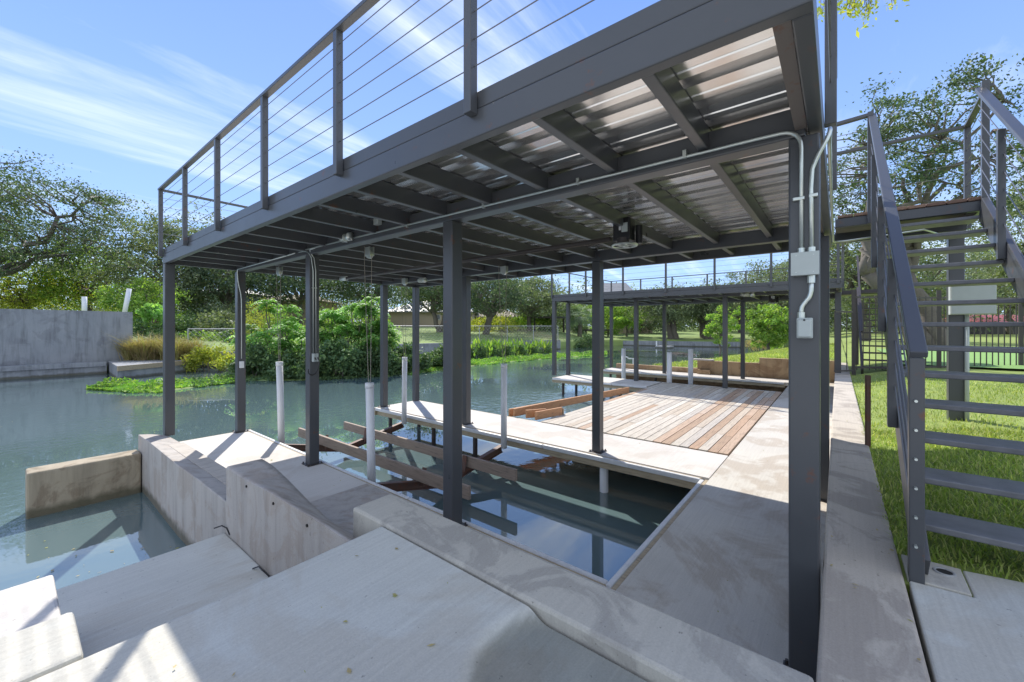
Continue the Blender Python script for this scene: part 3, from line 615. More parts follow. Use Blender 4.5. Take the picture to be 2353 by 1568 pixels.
for i, (x, y, zt, _) in enumerate(gp):
    gt = thing('guide_pipe', gl[i], 'pipe', (x, y, 0), 'white guide pipes of the boat lift')
    ln = .012 if x < 3 else -.012
    MB().tube([(x + ln * 2, y - .015, -.42 if i == 1 else -.14), (x, y, zt)], .044, 18).build('pipe', 'pvc', gt, smooth=True)
    MB().tube([(x, y, zt - .055), (x, y, zt + .002)], .0475, 18).build('collar', 'pvc', gt, smooth=True)
    pl_ = thing('pulley', 'pulley block above the ' + ['guide pipe farther out beside the near dock edge', 'guide pipe between the middle near posts', 'far-strip guide pipe at the river end', 'far-strip guide pipe nearest the shore'][i], 'pulley', (x, y, 2.42), 'pulleys under the canopy')
    MB().tube([(x - .018, y, 2.40), (x + .018, y, 2.40)], .045, 16).build('wheel', 'galv', pl_)
    MB().box(x - .028, y - .05, 2.38, x - .020, y + .05, 2.48).box(x + .020, y - .05, 2.38, x + .028, y + .05, 2.48).build('bracket', 'galv', pl_, .002)
    o = MB().tube([(x, y - .043, 2.40), (x, y - .02, zt - .01)], .0035, 5).tube([(x, y + .10, 2.50), (x, y + .10, 2.3), (x, y + .02, zt - .01)], .0035, 5).build('lift_cable', 'rope')
    tag(o, 'thin lift cables above the ' + ['guide pipe farther out beside the near dock edge', 'guide pipe between the middle near posts', 'far-strip guide pipe at the river end', 'far-strip guide pipe nearest the shore'][i], 'cable', 'lift cables')
cl = ['rusty V-shaped cradle beam across the slip, nearest the shore', 'rusty V-shaped cradle beam across the slip toward the river']
for i, y in enumerate((3.88, 6.22)):
    t_ = thing('lift_cradle', cl[i], 'lift cradle', (3.5, y, -.3), 'cradle beams of the boat lift')
    for a, b_ in (((2.44, y, -.12), (3.45, y, -.37)), ((3.45, y, -.37), (4.52, y - .05, -.17))):
        mb = MB(); mb.bar(Vector(a) + Vector((0, 0, .045)), Vector(b_) + Vector((0, 0, .045)), .07, .009); mb.bar(Vector(a) - Vector((0, 0, .045)), Vector(b_) - Vector((0, 0, .045)), .07, .009); mb.bar(a, b_, .009, .085)
        mb.build('i_beam', 'rusty', t_)
    for x, z in ((3.09, -.22), (3.76, -.24)):
        MB().bar((x - .03, y - .06, z - .06), (x + .02, y - .05, z + .15), .008, .07, (0, 1, 0)).build('bracket', 'rusty', t_)
for nm, x, zt, l in (('a', 3.03, -.065, 'bunk board on the lift cradle nearer the camera'), ('b', 3.82, -.105, 'bunk board on the lift cradle nearer the far dock')):
    o = MB().box(x - .02, 3.0, zt - .14, x + .02, 6.95, zt).build('bunk_board', 'bunk_wood', bevel=.004); tag(o, 'long grey-brown ' + l, 'board', 'bunk boards on the boat lift')
# ================================================================ LANDING, STAIRS
ld = thing('stair_landing', 'raised steel stair landing with stained boards and cable rail', 'landing', (5.5, -.5, 0))
LX0, LX1, LY0, LY1, LZ = 5.15, 6.02, -.985, .02, 2.70
for a in ((LX0, LY0, 2.585, LX0 + .05, LY1, 2.672), (LX1 - .05, LY0, 2.585, LX1, LY1 + .03, 2.672), (LX0 + .052, LY0, 2.585, LX1 - .052, LY0 + .05, 2.672), (5.55, LY0 + .052, 2.50, 5.62, LY1, 2.60)):
    MB().box(*a).build('frame_beam', 'steel', ld, .004)
MB().box(LX0 + .053, LY0 + .053, 2.655, LX1 - .053, LY1, 2.671).build('underside_sheet', 'steel2', ld)
mb = MB(); y = LY0
while y < LY1 - .02:
    mb.box(LX0 - .012, y, 2.674, LX1 + .01, y + .118, 2.700 + random.uniform(0, .006)); y += .124
mb.build('deck_boards', 'landing_wood', ld, .006)
MB().box(5.90, LY0 + .01, .5, 6.01, LY0 + .12, 2.584).build('post', 'steel', ld, .006)
def lpost(x, y, z0=2.58, z1=3.60, nm='rail_post', w=.045, par=None): MB().box(x, y, z0, x + w, y + w, z1).build(nm, 'steel', par or ld, .003)
lpost(LX0 - .046, -.265, 2.58, 3.64); lpost(LX0 - .046, -.985, 2.58, 3.66); lpost(LX1 - .046, -1.03, 2.58, 3.60)
for p, q in (((LX0 - .02, .02, 3.60), (LX0 - .02, -.24, 3.615)), ((LX0 - .02, -.985, 3.62), (LX1 - .02, -1.005, 3.60)), ((LX1 - .02, -1.0, 3.60), (LX1 - .02, .03, 3.60))):
    MB().bar(p, q, .05, .03).build('top_rail', 'steel', ld, .003)
for i in range(6):
    z = 3.60 - .12 * (i + 1)
    for p, q in (((LX0 - .02, .02, z), (LX0 - .02, -.22, z)), ((LX0 - .02, -.965, z), (LX1 - .02, -1.0, z)), ((LX1 - .02, -1.0, z), (LX1 - .02, .03, z))):
        MB().tube([p, q], .003, 5).build('cable', 'wire', ld)
sc = thing('steel_staircase', 'open steel staircase with chequered treads and cable handrail', 'staircase', (2.6, -.6, GZ))
RI, RU = .152, .213
SX0, SZ0 = 2.569, .72
YL, YR = -.275, -.955
for i in range(13):
    x = SX0 + RU * i; z = SZ0 + RI * i
    MB().box(x, YR + .02, z - .030, x + .215, YL - .013, z).build('tread', 'tread' if 'tread' in M else 'steel', sc, .006)
def strg(y, y2):
    # stringer: a sloping channel
    a = Vector((2.33, 0, .60)); b_ = Vector((5.12, 0, 2.64))
    return [a, b_]
for y in (YL, YR):
    MB().bar((2.40, y, .575), (5.14, y, 2.60), .04, .19).build('stringer', 'steel', sc, .004)
    n0 = .55
    MB().box(2.318, y - .0, n0, 2.365, y + .047, 1.475).build('newel_post', 'steel', sc, .004)
    for x in (3.05, 3.75, 4.45):
        z = .52 + (x - 2.34) * 2.08 / 2.8
        MB().box(x, y + .02, z, x + .045, y + .06, z + .93).build('rail_post', 'steel', sc, .003)
    MB().bar((2.31, y + .02, 1.487), (5.15, y + .02, 3.615), .055, .03).build('handrail', 'steel', sc, .004)
    for i in range(6):
        dz = .125 * (i + 1); MB().tube([(2.335, y + .03, 1.487 - dz), (5.13, y + .03, 3.60 - dz)], .0032, 5).build('cable', 'wire', sc)
    for i in range(6):
        z = 1.30 - .118 * i; MB().tube([(2.300, y + .028, z), (2.319, y + .028, z)], .0055, 8).build('bolt', 'galv', sc)
# small fittings on the ground at right
o = MB().box(4.70, -.225, .55, 4.715, -.185, 1.18).box(4.688, -.212, .55, 4.70, -.198, 1.18).build('metal_stake', 'rusty'); tag(o, 'rusty metal stake standing at the edge of the lawn', 'stake')
hole = at(2170, 1318.6, .56)
dr = thing('drain', 'round drain opening in a rough concrete patch by the stair foot', 'drain', (hole[0], hole[1], .56))
MB().prism([(2.325, -.225), (2.555, -.225), (2.555, -.41), (2.335, -.405)], .40, .566).build('patch', 'conc_curb', dr, .004)
MB().tube([(hole[0], hole[1], .5), (hole[0], hole[1], .568)], .026, 20).build('opening', 'gapdark', dr)
mb = MB(); 
mb.tube([(hole[0] + .030 * math.cos(a), hole[1] + .030 * math.sin(a), .566) for a in [i * math.pi / 12 for i in range(25)]], .006, 6); mb.build('rim', 'conc_dark', dr)
# electrical panel on the landing post
pn = thing('electrical_panel', 'large grey electrical panel on the post under the landing', 'electrical panel', (5.85, -1.0, 1.9))
MB().box(5.80, -1.160, 1.722, 5.895, -.862, 2.031).build('cabinet', 'grey_box', pn, .004)
MB().box(5.790, -1.155, 1.728, 5.799, -.867, 2.026).build('door', 'grey_box', pn, .003)
o = MB().tube([(5.875, -.985, 1.722), (5.875, -.985, .60)], .016, 12).build('pvc_conduit', 'grey_box', smooth=True); tag(o, 'grey plastic conduit running down the post below the panel', 'conduit')
o = MB().box(5.850, -1.04, 1.10, 5.856, -.92, 1.12).build('conduit_strap', 'galv'); tag(o, 'metal strap holding the plastic conduit to the landing post', 'strap')
# iron fence and gate
fc = thing('picket_fence', 'black iron picket fence across the lawn', 'fence', (13, -2, .6))
A0, A1 = Vector((11.55, -.27, 0)), Vector((17.2, -6.2, 0)); Lf = (A1 - A0).length; D_ = (A1 - A0) / Lf
def fz(p): return lz(p.x, p.y)
for k in range(5):
    p = A0 + D_ * (Lf * k / 4); MB().box(p.x - .035, p.y - .035, .5, p.x + .035, p.y + .035, 2.42).build('fence_post', 'steel2', fc)
for z in (.72, 2.25): MB().bar(A0 + Vector((0, 0, z)), A1 + Vector((0, 0, z)), .03, .035).build('rail', 'steel2', fc)
mb = MB(); n = int(Lf / .15)
for k in range(n): 
    p = A0 + D_ * (.15 * (k + .5)); mb.bar(p + Vector((0, 0, .66)), p + Vector((0, 0, 2.28)), .018, .018, (1, 0, 0))
mb.build('pickets', 'steel2', fc)
gt = thing('garden_gate', 'narrow black iron gate closing the concrete path', 'gate', (11.15, -.1, .57))
MB().bar((11.1, .05, 1.93), (11.45, -.25, 1.93), .03, .035).bar((11.1, .05, .66), (11.45, -.25, .66), .03, .03).build('frame', 'steel2', gt)
mb = MB()
for k in range(4): mb.box(11.1 + .35 * k / 3 - .008, .05 - .3 * k / 3 - .008, .64, 11.1 + .35 * k / 3 + .008, .05 - .3 * k / 3 + .008, 1.93)
mb.build('bars', 'steel2', gt)
# far staircase of the second canopy
s2 = thing('steel_staircase', 'distant steel staircase behind the iron fence', 'staircase', (14, -1.2, .6))
for i in range(13): MB().box(11.9 + RU * i, -1.15, SZ0 - .03 + RI * i, 12.1 + RU * i, -.45, SZ0 + RI * i).build('tread', 'steel2', s2)
for y in (-.42, -1.2): MB().bar((11.75, y, .6), (14.6, y, 2.62), .04, .18).build('stringer', 'steel2', s2)
MB().box(14.6, -1.25, 2.5, 15.4, .0, 2.62).build('landing', 'steel2', s2)
MB().box(14.62, -1.2, .55, 14.70, -1.12, 2.5).build('post', 'steel2', s2); MB().box(14.62, -.45, .55, 14.70, -.37, 2.5).build('post', 'steel2', s2)
for y in (-.42, -1.2): MB().bar((11.8, y, 1.5), (14.6, y, 3.55), .04, .03).build('handrail', 'steel2', s2)
# ================================================================ SECOND DOCK
d2 = thing('concrete_dock', 'farther concrete dock around the second slip', 'dock', (13, 4, 0))
MB().box(10.88, 4.02, -.10, 11.93, 7.03, .0).build('dock_slab', 'conc_slab', d2, .004)
MB().box(14.12, 1.07, -.10, 14.98, 6.95, 0).build('dock_slab', 'conc_slab', d2, .004)
edge(4.02, 7.05, 10.876, -1, d2); edge(1.2, 6.97, 14.116, -1, d2); edge(1.2, 7.03, 11.94, 1, d2)
MB().box(10.84, 7.04, -.14, 11.95, 7.07, -.004).build('edge_board', 'fascia_wood', d2)
for x, y in ((10.98, 6.75), (11.8, 6.75), (10.98, 5.4), (11.8, 5.2), (14.3, 6.7), (14.3, 5)): MB().tube([(x, y, -2.6), (x, y, -.1)], .045, 8).build('pile', 'steel2', d2)
tw = thing('plaster_wall', 'tan patched plaster wall stepping up along the second dock', 'wall', (15, 4, 0))
for y0, y1, z in ((3.8, 6.8, .17), (1.95, 3.798, .45), (.06, 1.948, .62)):
    MB().box(15.0, y0, -1.2, 15.16, y1, z).build('panel', 'plaster_tan', tw, .006)
MB().box(14.97, 3.3, .45, 15.18, 3.95, .50).build('cap', 'conc_slab', tw, .004)
o = MB().box(14.78, 3.35, .003, 14.96, 3.75, .14).build('stone_block', 'plaster_tan', bevel=.006); tag(o, 'pale tan stone block standing on the far dock against the wall', 'block')
for i, (a, y, l, zb) in enumerate(((1433, 5.3, 'leftmost', -.1), (1538, 3.95, 'middle', -.1), (1587, 3.35, 'rightmost', -.1))):
    x = 12.2 if i < 2 else 12.35
    x, y = pd(a, [13.6, 11.9, 12.3][i])
    o = MB().tube([(x, y, -.45), (x, y, [1.0, .98, 1.05][i] - .12)], .07, 14).build('guide_pipe', 'pvc', smooth=True); tag(o, l + ' of three white guide pipes in the second slip', 'pipe', 'white guide pipes of the second slip')
o = MB().tube(arc(pd(1434, 17) + (.05,), pd(1434, 17) + (.5,), pd(1445, 17) + (.28,)) + [pd(1455, 17) + (.28,), pd(1455, 17) + (-.02,)], .03, 8).build('bent_pipe', 'pvc'); tag(o, 'small bent white pipe frame beyond the second dock', 'frame')
o = cage_lamp(XA + 9.45, 1.75, 2.42, 'caged glass lamp under the farther canopy', 1.6)
mt2 = copy_tree(mt, (PX + 9.55, 1.35, 2.33)); mt2['label'] = 'small dark lift motor under the farther canopy'
# ================================================================ FAR BANK STRUCTURES
wall = thing('concrete_wall', 'tall grey stained concrete wall across the water at left', 'wall', (-10, 27, 0))
xe = 3.81
MB().add([(-60, 26.6, -.2), (xe, 26.6, -.2), (xe, 27.0, -.2), (-60, 27.0, -.2), (-60, 26.6, 2.75), (xe, 26.6, 2.33), (xe, 27.0, 2.33), (-60, 27.0, 2.75)], [(0, 1, 5, 4), (1, 2, 6, 5), (2, 3, 7, 6), (4, 5, 6, 7)]).build('panel', 'conc_far', wall)
lg = thing('concrete_ledge', 'low grey concrete ledge at the water below the tall wall', 'ledge', (0, 26, 0))
MB().box(-60, 25.9, -1.5, 2.85, 26.59, .02).build('ledge', 'conc_far', lg, .02)
MB().box(-60, 25.82, -.16, 2.8, 25.895, .04).build('rim', 'conc_far', lg)
MB().prism([(2.95, 26.58), (2.75, 22.35), pd(455, 19.6), pd(455, 24.5)], -1.5, .03).build('ledge', 'conc_far', lg, .02)
MB().bar((2.75, 22.30, -.05), pd(455, 19.55) + (-.05,), .06, .20).build('rim', 'fascia_wood', lg)
for i, (a, top, lean, l) in enumerate(((194, 682, 0, 'short white pipe post behind the tall grey wall'), (283, 663, .25, 'leaning taller white pipe post behind the tall grey wall'))):
    d = 22.5; x, y = pd(a, d); o = MB().tube([(x, y, 2.0), (x + lean, y, zat(top, d))], .11, 12).build('pipe_post', 'pvc', smooth=True); tag(o, l, 'pipe', 'white pipe posts behind the grey wall')
def along(a0, d0, a1, d1, z0, z1, th, name, m, label, cat, **k):
    p, q = Vector(pd(a0, d0) + (0,)), Vector(pd(a1, d1) + (0,)); h = (z0 + z1) / 2
    o = MB().bar(p + Vector((0, 0, h)), q + Vector((0, 0, h)), th, z1 - z0).build(name, m, **k); tag(o, label, cat); return o
along(426, 21.6, 580, 21.2, -.6, .30, .3, 'garden_wall', 'conc_far', 'low weathered concrete wall behind the dry grass clump', 'wall')
along(560, 24, 900, 28.5, -.6, .48, .35, 'bank_wall', 'conc_brown', 'dark retaining wall behind the leafy bushes on the far bank', 'wall')
along(903, 28.5, 1285, 38.5, -.6, .40, .35, 'bank_wall', 'conc_far', 'long low retaining wall below the chain-link fence', 'wall')
along(1240, 46, 1400, 47.5, -.8, .02, .5, 'sea_wall', 'conc_far', 'grey sea wall on the far shore left of the oaks', 'wall')
along(1402, 47.5, 1700, 42, -.8, .05, .5, 'sea_wall', 'conc_far', 'grey sea wall on the far shore below the oaks', 'wall')
along(1702, 42, 1900, 60, -.8, .05, .5, 'sea_wall', 'conc_far', 'grey sea wall at the right end of the far shore', 'wall')
# chain link fences: real wire diamonds are far below pixel size, so posts, rails and a coarse mesh of wires
def chain(a0, d0, a1, d1, zb, h, label, step=2.4, ws=.30):
    t_ = thing('chain_link_fence', label, 'fence', pd(a0, d0) + (zb,), 'chain-link fences on the far bank'); p, q = Vector(pd(a0, d0) + (zb,)), Vector(pd(a1, d1) + (zb,)); Lc = (q - p).length; u = (q - p) / Lc
    n = max(1, int(Lc / step))
    for i in range(n + 1):
        c_ = p + u * (Lc * i / n); MB().tube([c_ - Vector((0, 0, .3)), c_ + Vector((0, 0, h))], .035, 6).build('fence_post', 'fence', t_)
    MB().tube([p + Vector((0, 0, h)), q + Vector((0, 0, h))], .025, 5).build('rail', 'fence', t_)
    mb = MB(); k = -h
    while k < Lc:
        for s_ in (1, -1):
            a, b_ = (k, 0), (k + h, h)
            if s_ < 0: a, b_ = (k, h), (k + h, 0)
            t0 = max(0, -a[0]) / h; t1 = min(1, (Lc - a[0]) / h)
            pa = p + u * (a[0] + t0 * h) + Vector((0, 0, a[1] + (b_[1] - a[1]) * t0)); pb = p + u * (a[0] + t1 * h) + Vector((0, 0, a[1] + (b_[1] - a[1]) * t1))
            if (pb - pa).length > .05: mb.bar(pa, pb, .008, .008, u)
        k += ws
    mb.build('wire_mesh', 'fence', t_)
chain(432, 22.5, 640, 23.5, .25, 1.25, 'chain-link fence behind the dry grass and low wall')
chain(880, 31, 1282, 38, .45, 1.25, 'chain-link fence above the long low retaining wall')
# houses
def house(a0, a1, d, zb, zw, zr, m, roof, label, hip=.3, over=.5, depth=7, wins=(), group=None):
    p, q = Vector(pd(a0, d) + (0,)), Vector(pd(a1, d) + (0,)); u = (q - p).normalized(); n_ = Vector((FW[0], FW[1], 0)); n_ = (n_ - u * n_.dot(u)).normalized(); w = (q - p).length
    t_ = thing('house', label, 'house', tuple(p + Vector((0, 0, zb))))
    P = lambda s, r_, z: tuple(p + u * s + n_ * r_ + Vector((0, 0, z)))
    MB().add([P(0, 0, zb - 1), P(w, 0, zb - 1), P(w, depth, zb - 1), P(0, depth, zb - 1), P(0, 0, zw), P(w, 0, zw), P(w, depth, zw), P(0, depth, zw)], [(0, 1, 5, 4), (1, 2, 6, 5), (2, 3, 7, 6), (3, 0, 4, 7)]).build('wall', m, t_)
    o_ = over; hp = hip * w
    MB().add([P(-o_, -o_, zw), P(w + o_, -o_, zw), P(w + o_, depth + o_, zw), P(-o_, depth + o_, zw), P(hp, depth / 2, zr), P(w - hp, depth / 2, zr),
              P(-o_, -o_, zw - .15), P(w + o_, -o_, zw - .15), P(w + o_, depth + o_, zw - .15), P(-o_, depth + o_, zw - .15)],
             [(0, 1, 5, 4), (1, 2, 5), (2, 3, 4, 5), (3, 0, 4), (6, 7, 1, 0), (7, 8, 2, 1), (8, 9, 3, 2), (9, 6, 0, 3), (9, 8, 7, 6)]).build('roof', roof, t_)
    for (s0, s1, z0, z1) in wins:
        f = MB().add([P(s0 * w, -.05, z0), P(s1 * w, -.05, z0), P(s1 * w, -.05, z1), P(s0 * w, -.05, z1), P(s0 * w, .02, z0), P(s1 * w, .02, z0), P(s1 * w, .02, z1), P(s0 * w, .02, z1)], [(0, 1, 2, 3), (0, 4, 5, 1), (1, 5, 6, 2), (2, 6, 7, 3), (3, 7, 4, 0)]).build('window', 'trim', t_)
        e = .07
        MB().add([P(s0 * w + e, -.056, z0 + e), P(s1 * w - e, -.056, z0 + e), P(s1 * w - e, -.056, z1 - e), P(s0 * w + e, -.056, z1 - e)], [(0, 1, 2, 3)]).build('pane', 'window', f)
    return t_
house(893, 1085, 58, 1.45, zat(716, 58), zat(688, 58), 'house', 'roofmetal', 'low tan house with grey metal hip roof beyond the chain-link fence', wins=((.56, .62, 2.6, 3.4), (.78, .88, 2.3, 3.5), (.92, .97, 2.3, 3.4)))
house(590, 720, 50, 1.6, zat(690, 50), zat(672, 50), 'house', 'conc_brown', 'tan house with brown roof hidden behind the leafy bushes', wins=((.2, .35, 2.6, 3.8),))
house(430, 545, 46, 1.4, zat(672, 46), zat(655, 46), 'house2', 'roofmetal', 'pale grey-blue building glimpsed behind the dark oaks', wins=((.3, .5, 2.2, 3.6),))
house(1086, 1190, 62, 1.4, zat(728, 62), zat(708, 62), 'house', 'conc_brown', 'tan house with brown roof behind the leaning oak', wins=((.2, .3, 2, 3), (.6, .75, 2, 3)))
house(1390, 1452, 75, 1.0, zat(672, 75), zat(646, 75), 'house2', 'roofmetal', 'pale blue gabled house rising above the distant trees', .02, wins=((.3, .6, 6.3, 7.3),))
house(1418, 1500, 60, .9, zat(725, 60), zat(705, 60), 'house', 'conc_brown', 'tan house with brick base on the far shore lawn', wins=((.1, .2, 1.6, 3), (.32, .42, 1.4, 3.2)))
house(2185, 2420, 52, .9, zat(740, 52), zat(722, 52), 'steel2', 'red', 'low open shed with red metal roof behind the big oak', .03, .8)
def gazebo(a, d, w, zb, top, label):
    x, y = pd(a, d); t_ = thing('pergola', label, 'pergola', (x, y, zb)); z = zat(top, d)
    MB().box(x - w, y - w, z - .2, x + w, y + w, z).build('roof', 'steel2', t_)
    for i in (-1, 1):
        for j in (-1, 1): MB().box(x + i * w * .8 - .08, y + j * w * .8 - .08, zb - .5, x + i * w * .8 + .08, y + j * w * .8 + .08, z - .2).build('post', 'steel2', t_)
gazebo(1372, 52, 1.3, .6, 757, 'small dark pergola beside the palm on the far shore')
gazebo(1262, 50, 1.6, .7, 728, 'dark flat-roofed shelter left of the palm')
x, y = pd(1527, 41); fd = thing('floating_dock', 'pale floating dock by the far sea wall', 'dock', (x, y, -.4))
MB().box(x - .7, y - .7, -.5, x + .7, y + .7, -.3).build('deck', 'conc_far', fd); MB().tube([(x - .6, y + .6, -.5), (x - .6, y + .6, .2)], .06, 8).build('post', 'pvc', fd)
mb = MB(); x, y = pd(1568, 31)
for k in range(46):
    a = random.uniform(-1, 1); b_ = random.uniform(-1, 1); c_ = Vector((x + RT[0] * a * .85 + FW[0] * b_ * .9, y + RT[1] * a * .85 + FW[1] * b_ * .9, -.47 + .12 * random.random() * (1 - abs(a))))
    dd = Vector((random.uniform(-1, 1), random.uniform(-1, 1), random.uniform(-.1, .25))) * .32; mb.tube([c_ - dd, c_ + dd], [.03, .012], 5)
o = mb.build('driftwood_pile', 'bark'); tag(o, 'tangle of floating driftwood sticks on the far water', 'driftwood')
# ================================================================ PLANTS
def branchy(mb, p, q, r0, r1, n=5, wob=.12, r=random):
    p, q = Vector(p), Vector(q); L_ = (q - p).length; pts = []
    for i in range(n + 1):
        t = i / n; w = math.sin(t * math.pi) * wob * L_
        pts.append(p.lerp(q, t) + Vector((r.uniform(-w, w), r.uniform(-w, w), r.uniform(-w * .4, w * .6))))
    mb.tube(pts, [r0 + (r1 - r0) * i / n for i in range(n + 1)], 7); return pts
def tree(name, label, x, y, zb, h, spread, m='oak', nclump=70, nleaf=170, ls=.16, trunk=.35, fork=.3, seed=1, low=.28, group=None, lean=(0, 0), clump=.13, flat=.5, stems=1, cat='tree', twigs=True, sh=1.0):
    r = random.Random(seed); g_ = np.random.default_rng(seed)
    t_ = thing(name, label, cat, (x, y, zb), group)
    mb = MB(); base = Vector((x, y, zb - .3)); forks = []
    for s_ in range(stems):
        off = Vector((r.uniform(-1, 1), r.uniform(-1, 1), 0)) * (.5 * trunk * stems if stems > 1 else 0)
        fk = base + off + Vector((lean[0] + (r.uniform(-.12, .12) * h if stems > 1 else 0), lean[1] + (r.uniform(-.12, .12) * h if stems > 1 else 0), fork * h + .3))
        tp = branchy(mb, base + off, fk, trunk, trunk * .72, 6, .06, r); forks.append(tp[-1] - Vector((0, 0, trunk * .5)))
        lt = branchy(mb, tp[-1], tp[-1] + Vector((r.uniform(-.15, .15) * spread, r.uniform(-.15, .15) * spread, h * .38)), trunk * .72, trunk * .16, 9, .05, r)
    prim = []
    for k in range(7 + stems * 2):
        f = forks[k % stems]; th = k * 2.4 + r.uniform(-.5, .5); rr = spread * r.uniform(.35, .7)
        q = Vector((x + lean[0] + math.cos(th) * rr, y + lean[1] + math.sin(th) * rr, zb + h * r.uniform(fork + .18, .86)))
        pts = branchy(mb, f, q, trunk * .50, trunk * .12, 10, .085, r); prim.append(pts)
    P = []
    cen = Vector((x + lean[0], y + lean[1], zb + h * (low + (1 - low) * .5)))
    for k in range(nclump):
        while True:
            v = Vector((r.uniform(-1, 1), r.uniform(-1, 1), r.uniform(-1, 1)))
            if .25 < v.length < 1: break
        wobble = 1 + .22 * math.sin(v.x * 5 + seed) * math.cos(v.y * 4 + seed * 2)
        c_ = cen + Vector((v.x * spread * wobble, v.y * spread * wobble, v.z * h * (1 - low) * .5 * wobble))
        if c_.z < zb + h * low * .6: c_.z = zb + h * low * .6 + r.random()
        pp = min((p for pts in prim for p in pts[2:]), key=lambda p: (p - c_).length)
        if twigs: branchy(mb, pp, c_, trunk * .13, trunk * .03, 4, .12, r)
        cr = clump * spread * r.uniform(.7, 1.35) * 2
        n = int(nleaf * r.uniform(.6, 1.3))
        a = g_.normal(size=(n, 3)) * np.array([cr * .5, cr * .5, cr * .5 * flat]); P.append(a + np.array(c_))
        for e in range(2):  # tufts trailing off the clump
            o_ = np.array(c_) + g_.normal(size=3) * cr * .75 * np.array([1, 1, flat]); P.append(g_.normal(size=(n // 5, 3)) * cr * .2 + o_)
    mb.build('trunk', 'bark', t_, smooth=True)
    V, F = leaves(np.concatenate(P), ls, 1.9); qmesh('crown', V, F, m, t_)
    return t_
def T(px, d, top, hw, zb, label, **k):
    x, y = pd(px, d); h = zat(top, d) - zb; return tree('oak_tree', label, x, y, zb, h, hw / F_ * d, **k)
TG = 'trees on the far bank'
T(-45, 33, 372, 285, 2.0, 'huge dark live oak with layered branches at the far left', nclump=260, nleaf=150, ls=.16, trunk=.60, seed=3, low=.26, group=TG, clump=.07, flat=.30)
T(-170, 36, 330, 200, 2.0, 'dark live oak cut by the left edge of the view', nclump=80, nleaf=170, ls=.22, trunk=.5, seed=4, low=.2, group=TG)
T(205, 42, 560, 130, 2.0, 'rounded green oak above the right end of the grey wall', m='bright', nclump=70, nleaf=170, ls=.2, seed=5, low=.1, group=TG)
T(60, 40, 600, 150, 2.0, 'low yellow-green tree right behind the grey wall', m='yellow', nclump=60, nleaf=150, ls=.2, seed=51, low=.05, group=TG)
T(395, 38, 492, 125, 1.2, 'tall bushy green tree left of the canopy corner post', m='oak_grey', nclump=110, nleaf=190, ls=.19, seed=6, low=.12, group=TG)
T(330, 30, 640, 75, .8, 'small bright green tree between the wall and the corner post', m='bright', nclump=50, nleaf=150, ls=.15, trunk=.15, seed=7, low=.12, group=TG)
T(520, 41, 540, 130, 1.2, 'dark oak seen between the first two river posts', nclump=90, nleaf=180, ls=.2, seed=8, low=.18, group=TG)
T(690, 46, 560, 140, 1.4, 'dark oak behind the bright sumac thicket', nclump=90, nleaf=170, ls=.22, seed=9, low=.22, group=TG)
T(850, 52, 580, 130, 1.5, 'dark oak to the left of the tan house roof', nclump=80, nleaf=170, ls=.24, seed=10, low=.25, group=TG)
T(985, 68, 590, 120, 1.6, 'broad dark oak rising behind the tan house', nclump=80, nleaf=170, ls=.28, seed=11, low=.2, group=TG)
T(1118, 42, 632, 105, 1.0, 'leaning dark oak with open fork beyond the chain-link fence', nclump=90, nleaf=170, ls=.18, trunk=.35, seed=12, low=.34, group=TG, stems=2)
T(1215, 50, 640, 85, 1.0, 'grey-green oak left of the palm', m='oak_grey', nclump=70, nleaf=160, ls=.22, seed=13, low=.3, group=TG)
T(1290, 66, 690, 80, 1.0, 'pale green tree behind the palm', m='oak_grey', nclump=60, nleaf=150, ls=.25, seed=14, low=.2, group=TG)
T(1405, 66, 690, 70, .8, 'small green tree in front of the tan far house', m='bright', nclump=50, nleaf=150, ls=.24, seed=15, low=.22, group=TG)
T(1470, 80, 668, 75, .8, 'yellowish tree beside the pale blue gabled house', m='yellow', nclump=50, nleaf=150, ls=.28, seed=16, low=.2, group=TG)
T(1545, 47.5, 662, 85, .1, 'grey-green live oak with several grey trunks on the far shore', m='oak_grey', nclump=90, nleaf=170, ls=.2, trunk=.4, seed=17, low=.36, stems=3, group=TG, fork=.36)
T(1628, 47, 660, 82, .1, 'spreading live oak with twisted trunks right of the grey one', m='oak_grey', nclump=80, nleaf=170, ls=.2, trunk=.42, seed=18, low=.38, stems=3, group=TG, fork=.34)
T(1010, 43, 600, 95, .8, 'dark open oak between the tan house and the leaning oak', nclump=70, nleaf=150, ls=.18, trunk=.3, seed=61, low=.38, group=TG, stems=2)
T(1345, 72, 684, 75, .8, 'bright green tree just right of the palm', m='bright', nclump=60, nleaf=150, ls=.24, seed=62, low=.18, group=TG)
T(1440, 52, 684, 52, .3, 'light green tree with one thin trunk on the far lawn', m='bright', nclump=50, nleaf=150, ls=.2, trunk=.16, seed=63, low=.3, group=TG)
T(1700, 60, 655, 90, .6, 'broad green oak at the back of the far shore lawn', m='oak', nclump=80, nleaf=160, ls=.24, seed=19, low=.25, group=TG)
T(1790, 48, 606, 120, .6, 'taller green oak with feathery top beside the near post', m='oak_grey', nclump=110, nleaf=150, ls=.2, seed=20, low=.3, group=TG, clump=.1)
TR = 'trees on the near shore'
T(1765, 24, 700, 62, .3, 'young bright green tree on the lawn by the water', m='bright', nclump=70, nleaf=110, ls=.14, trunk=.09, seed=21, low=.05, group=TR, clump=.12)
T(1655, 25, 700, 38, .1, 'slender bright green sapling leaning over the water', m='bright', nclump=30, nleaf=90, ls=.13, trunk=.06, seed=22, low=.1, group=TR)
T(2165, 20, 185, 205, .65, 'big live oak with pale twisting limbs behind the staircase', m='oak', nclump=150, nleaf=95, ls=.13, trunk=.42, seed=24, low=.42, group=TR, clump=.075, fork=.28, stems=2, lean=(-.5, 1.0))
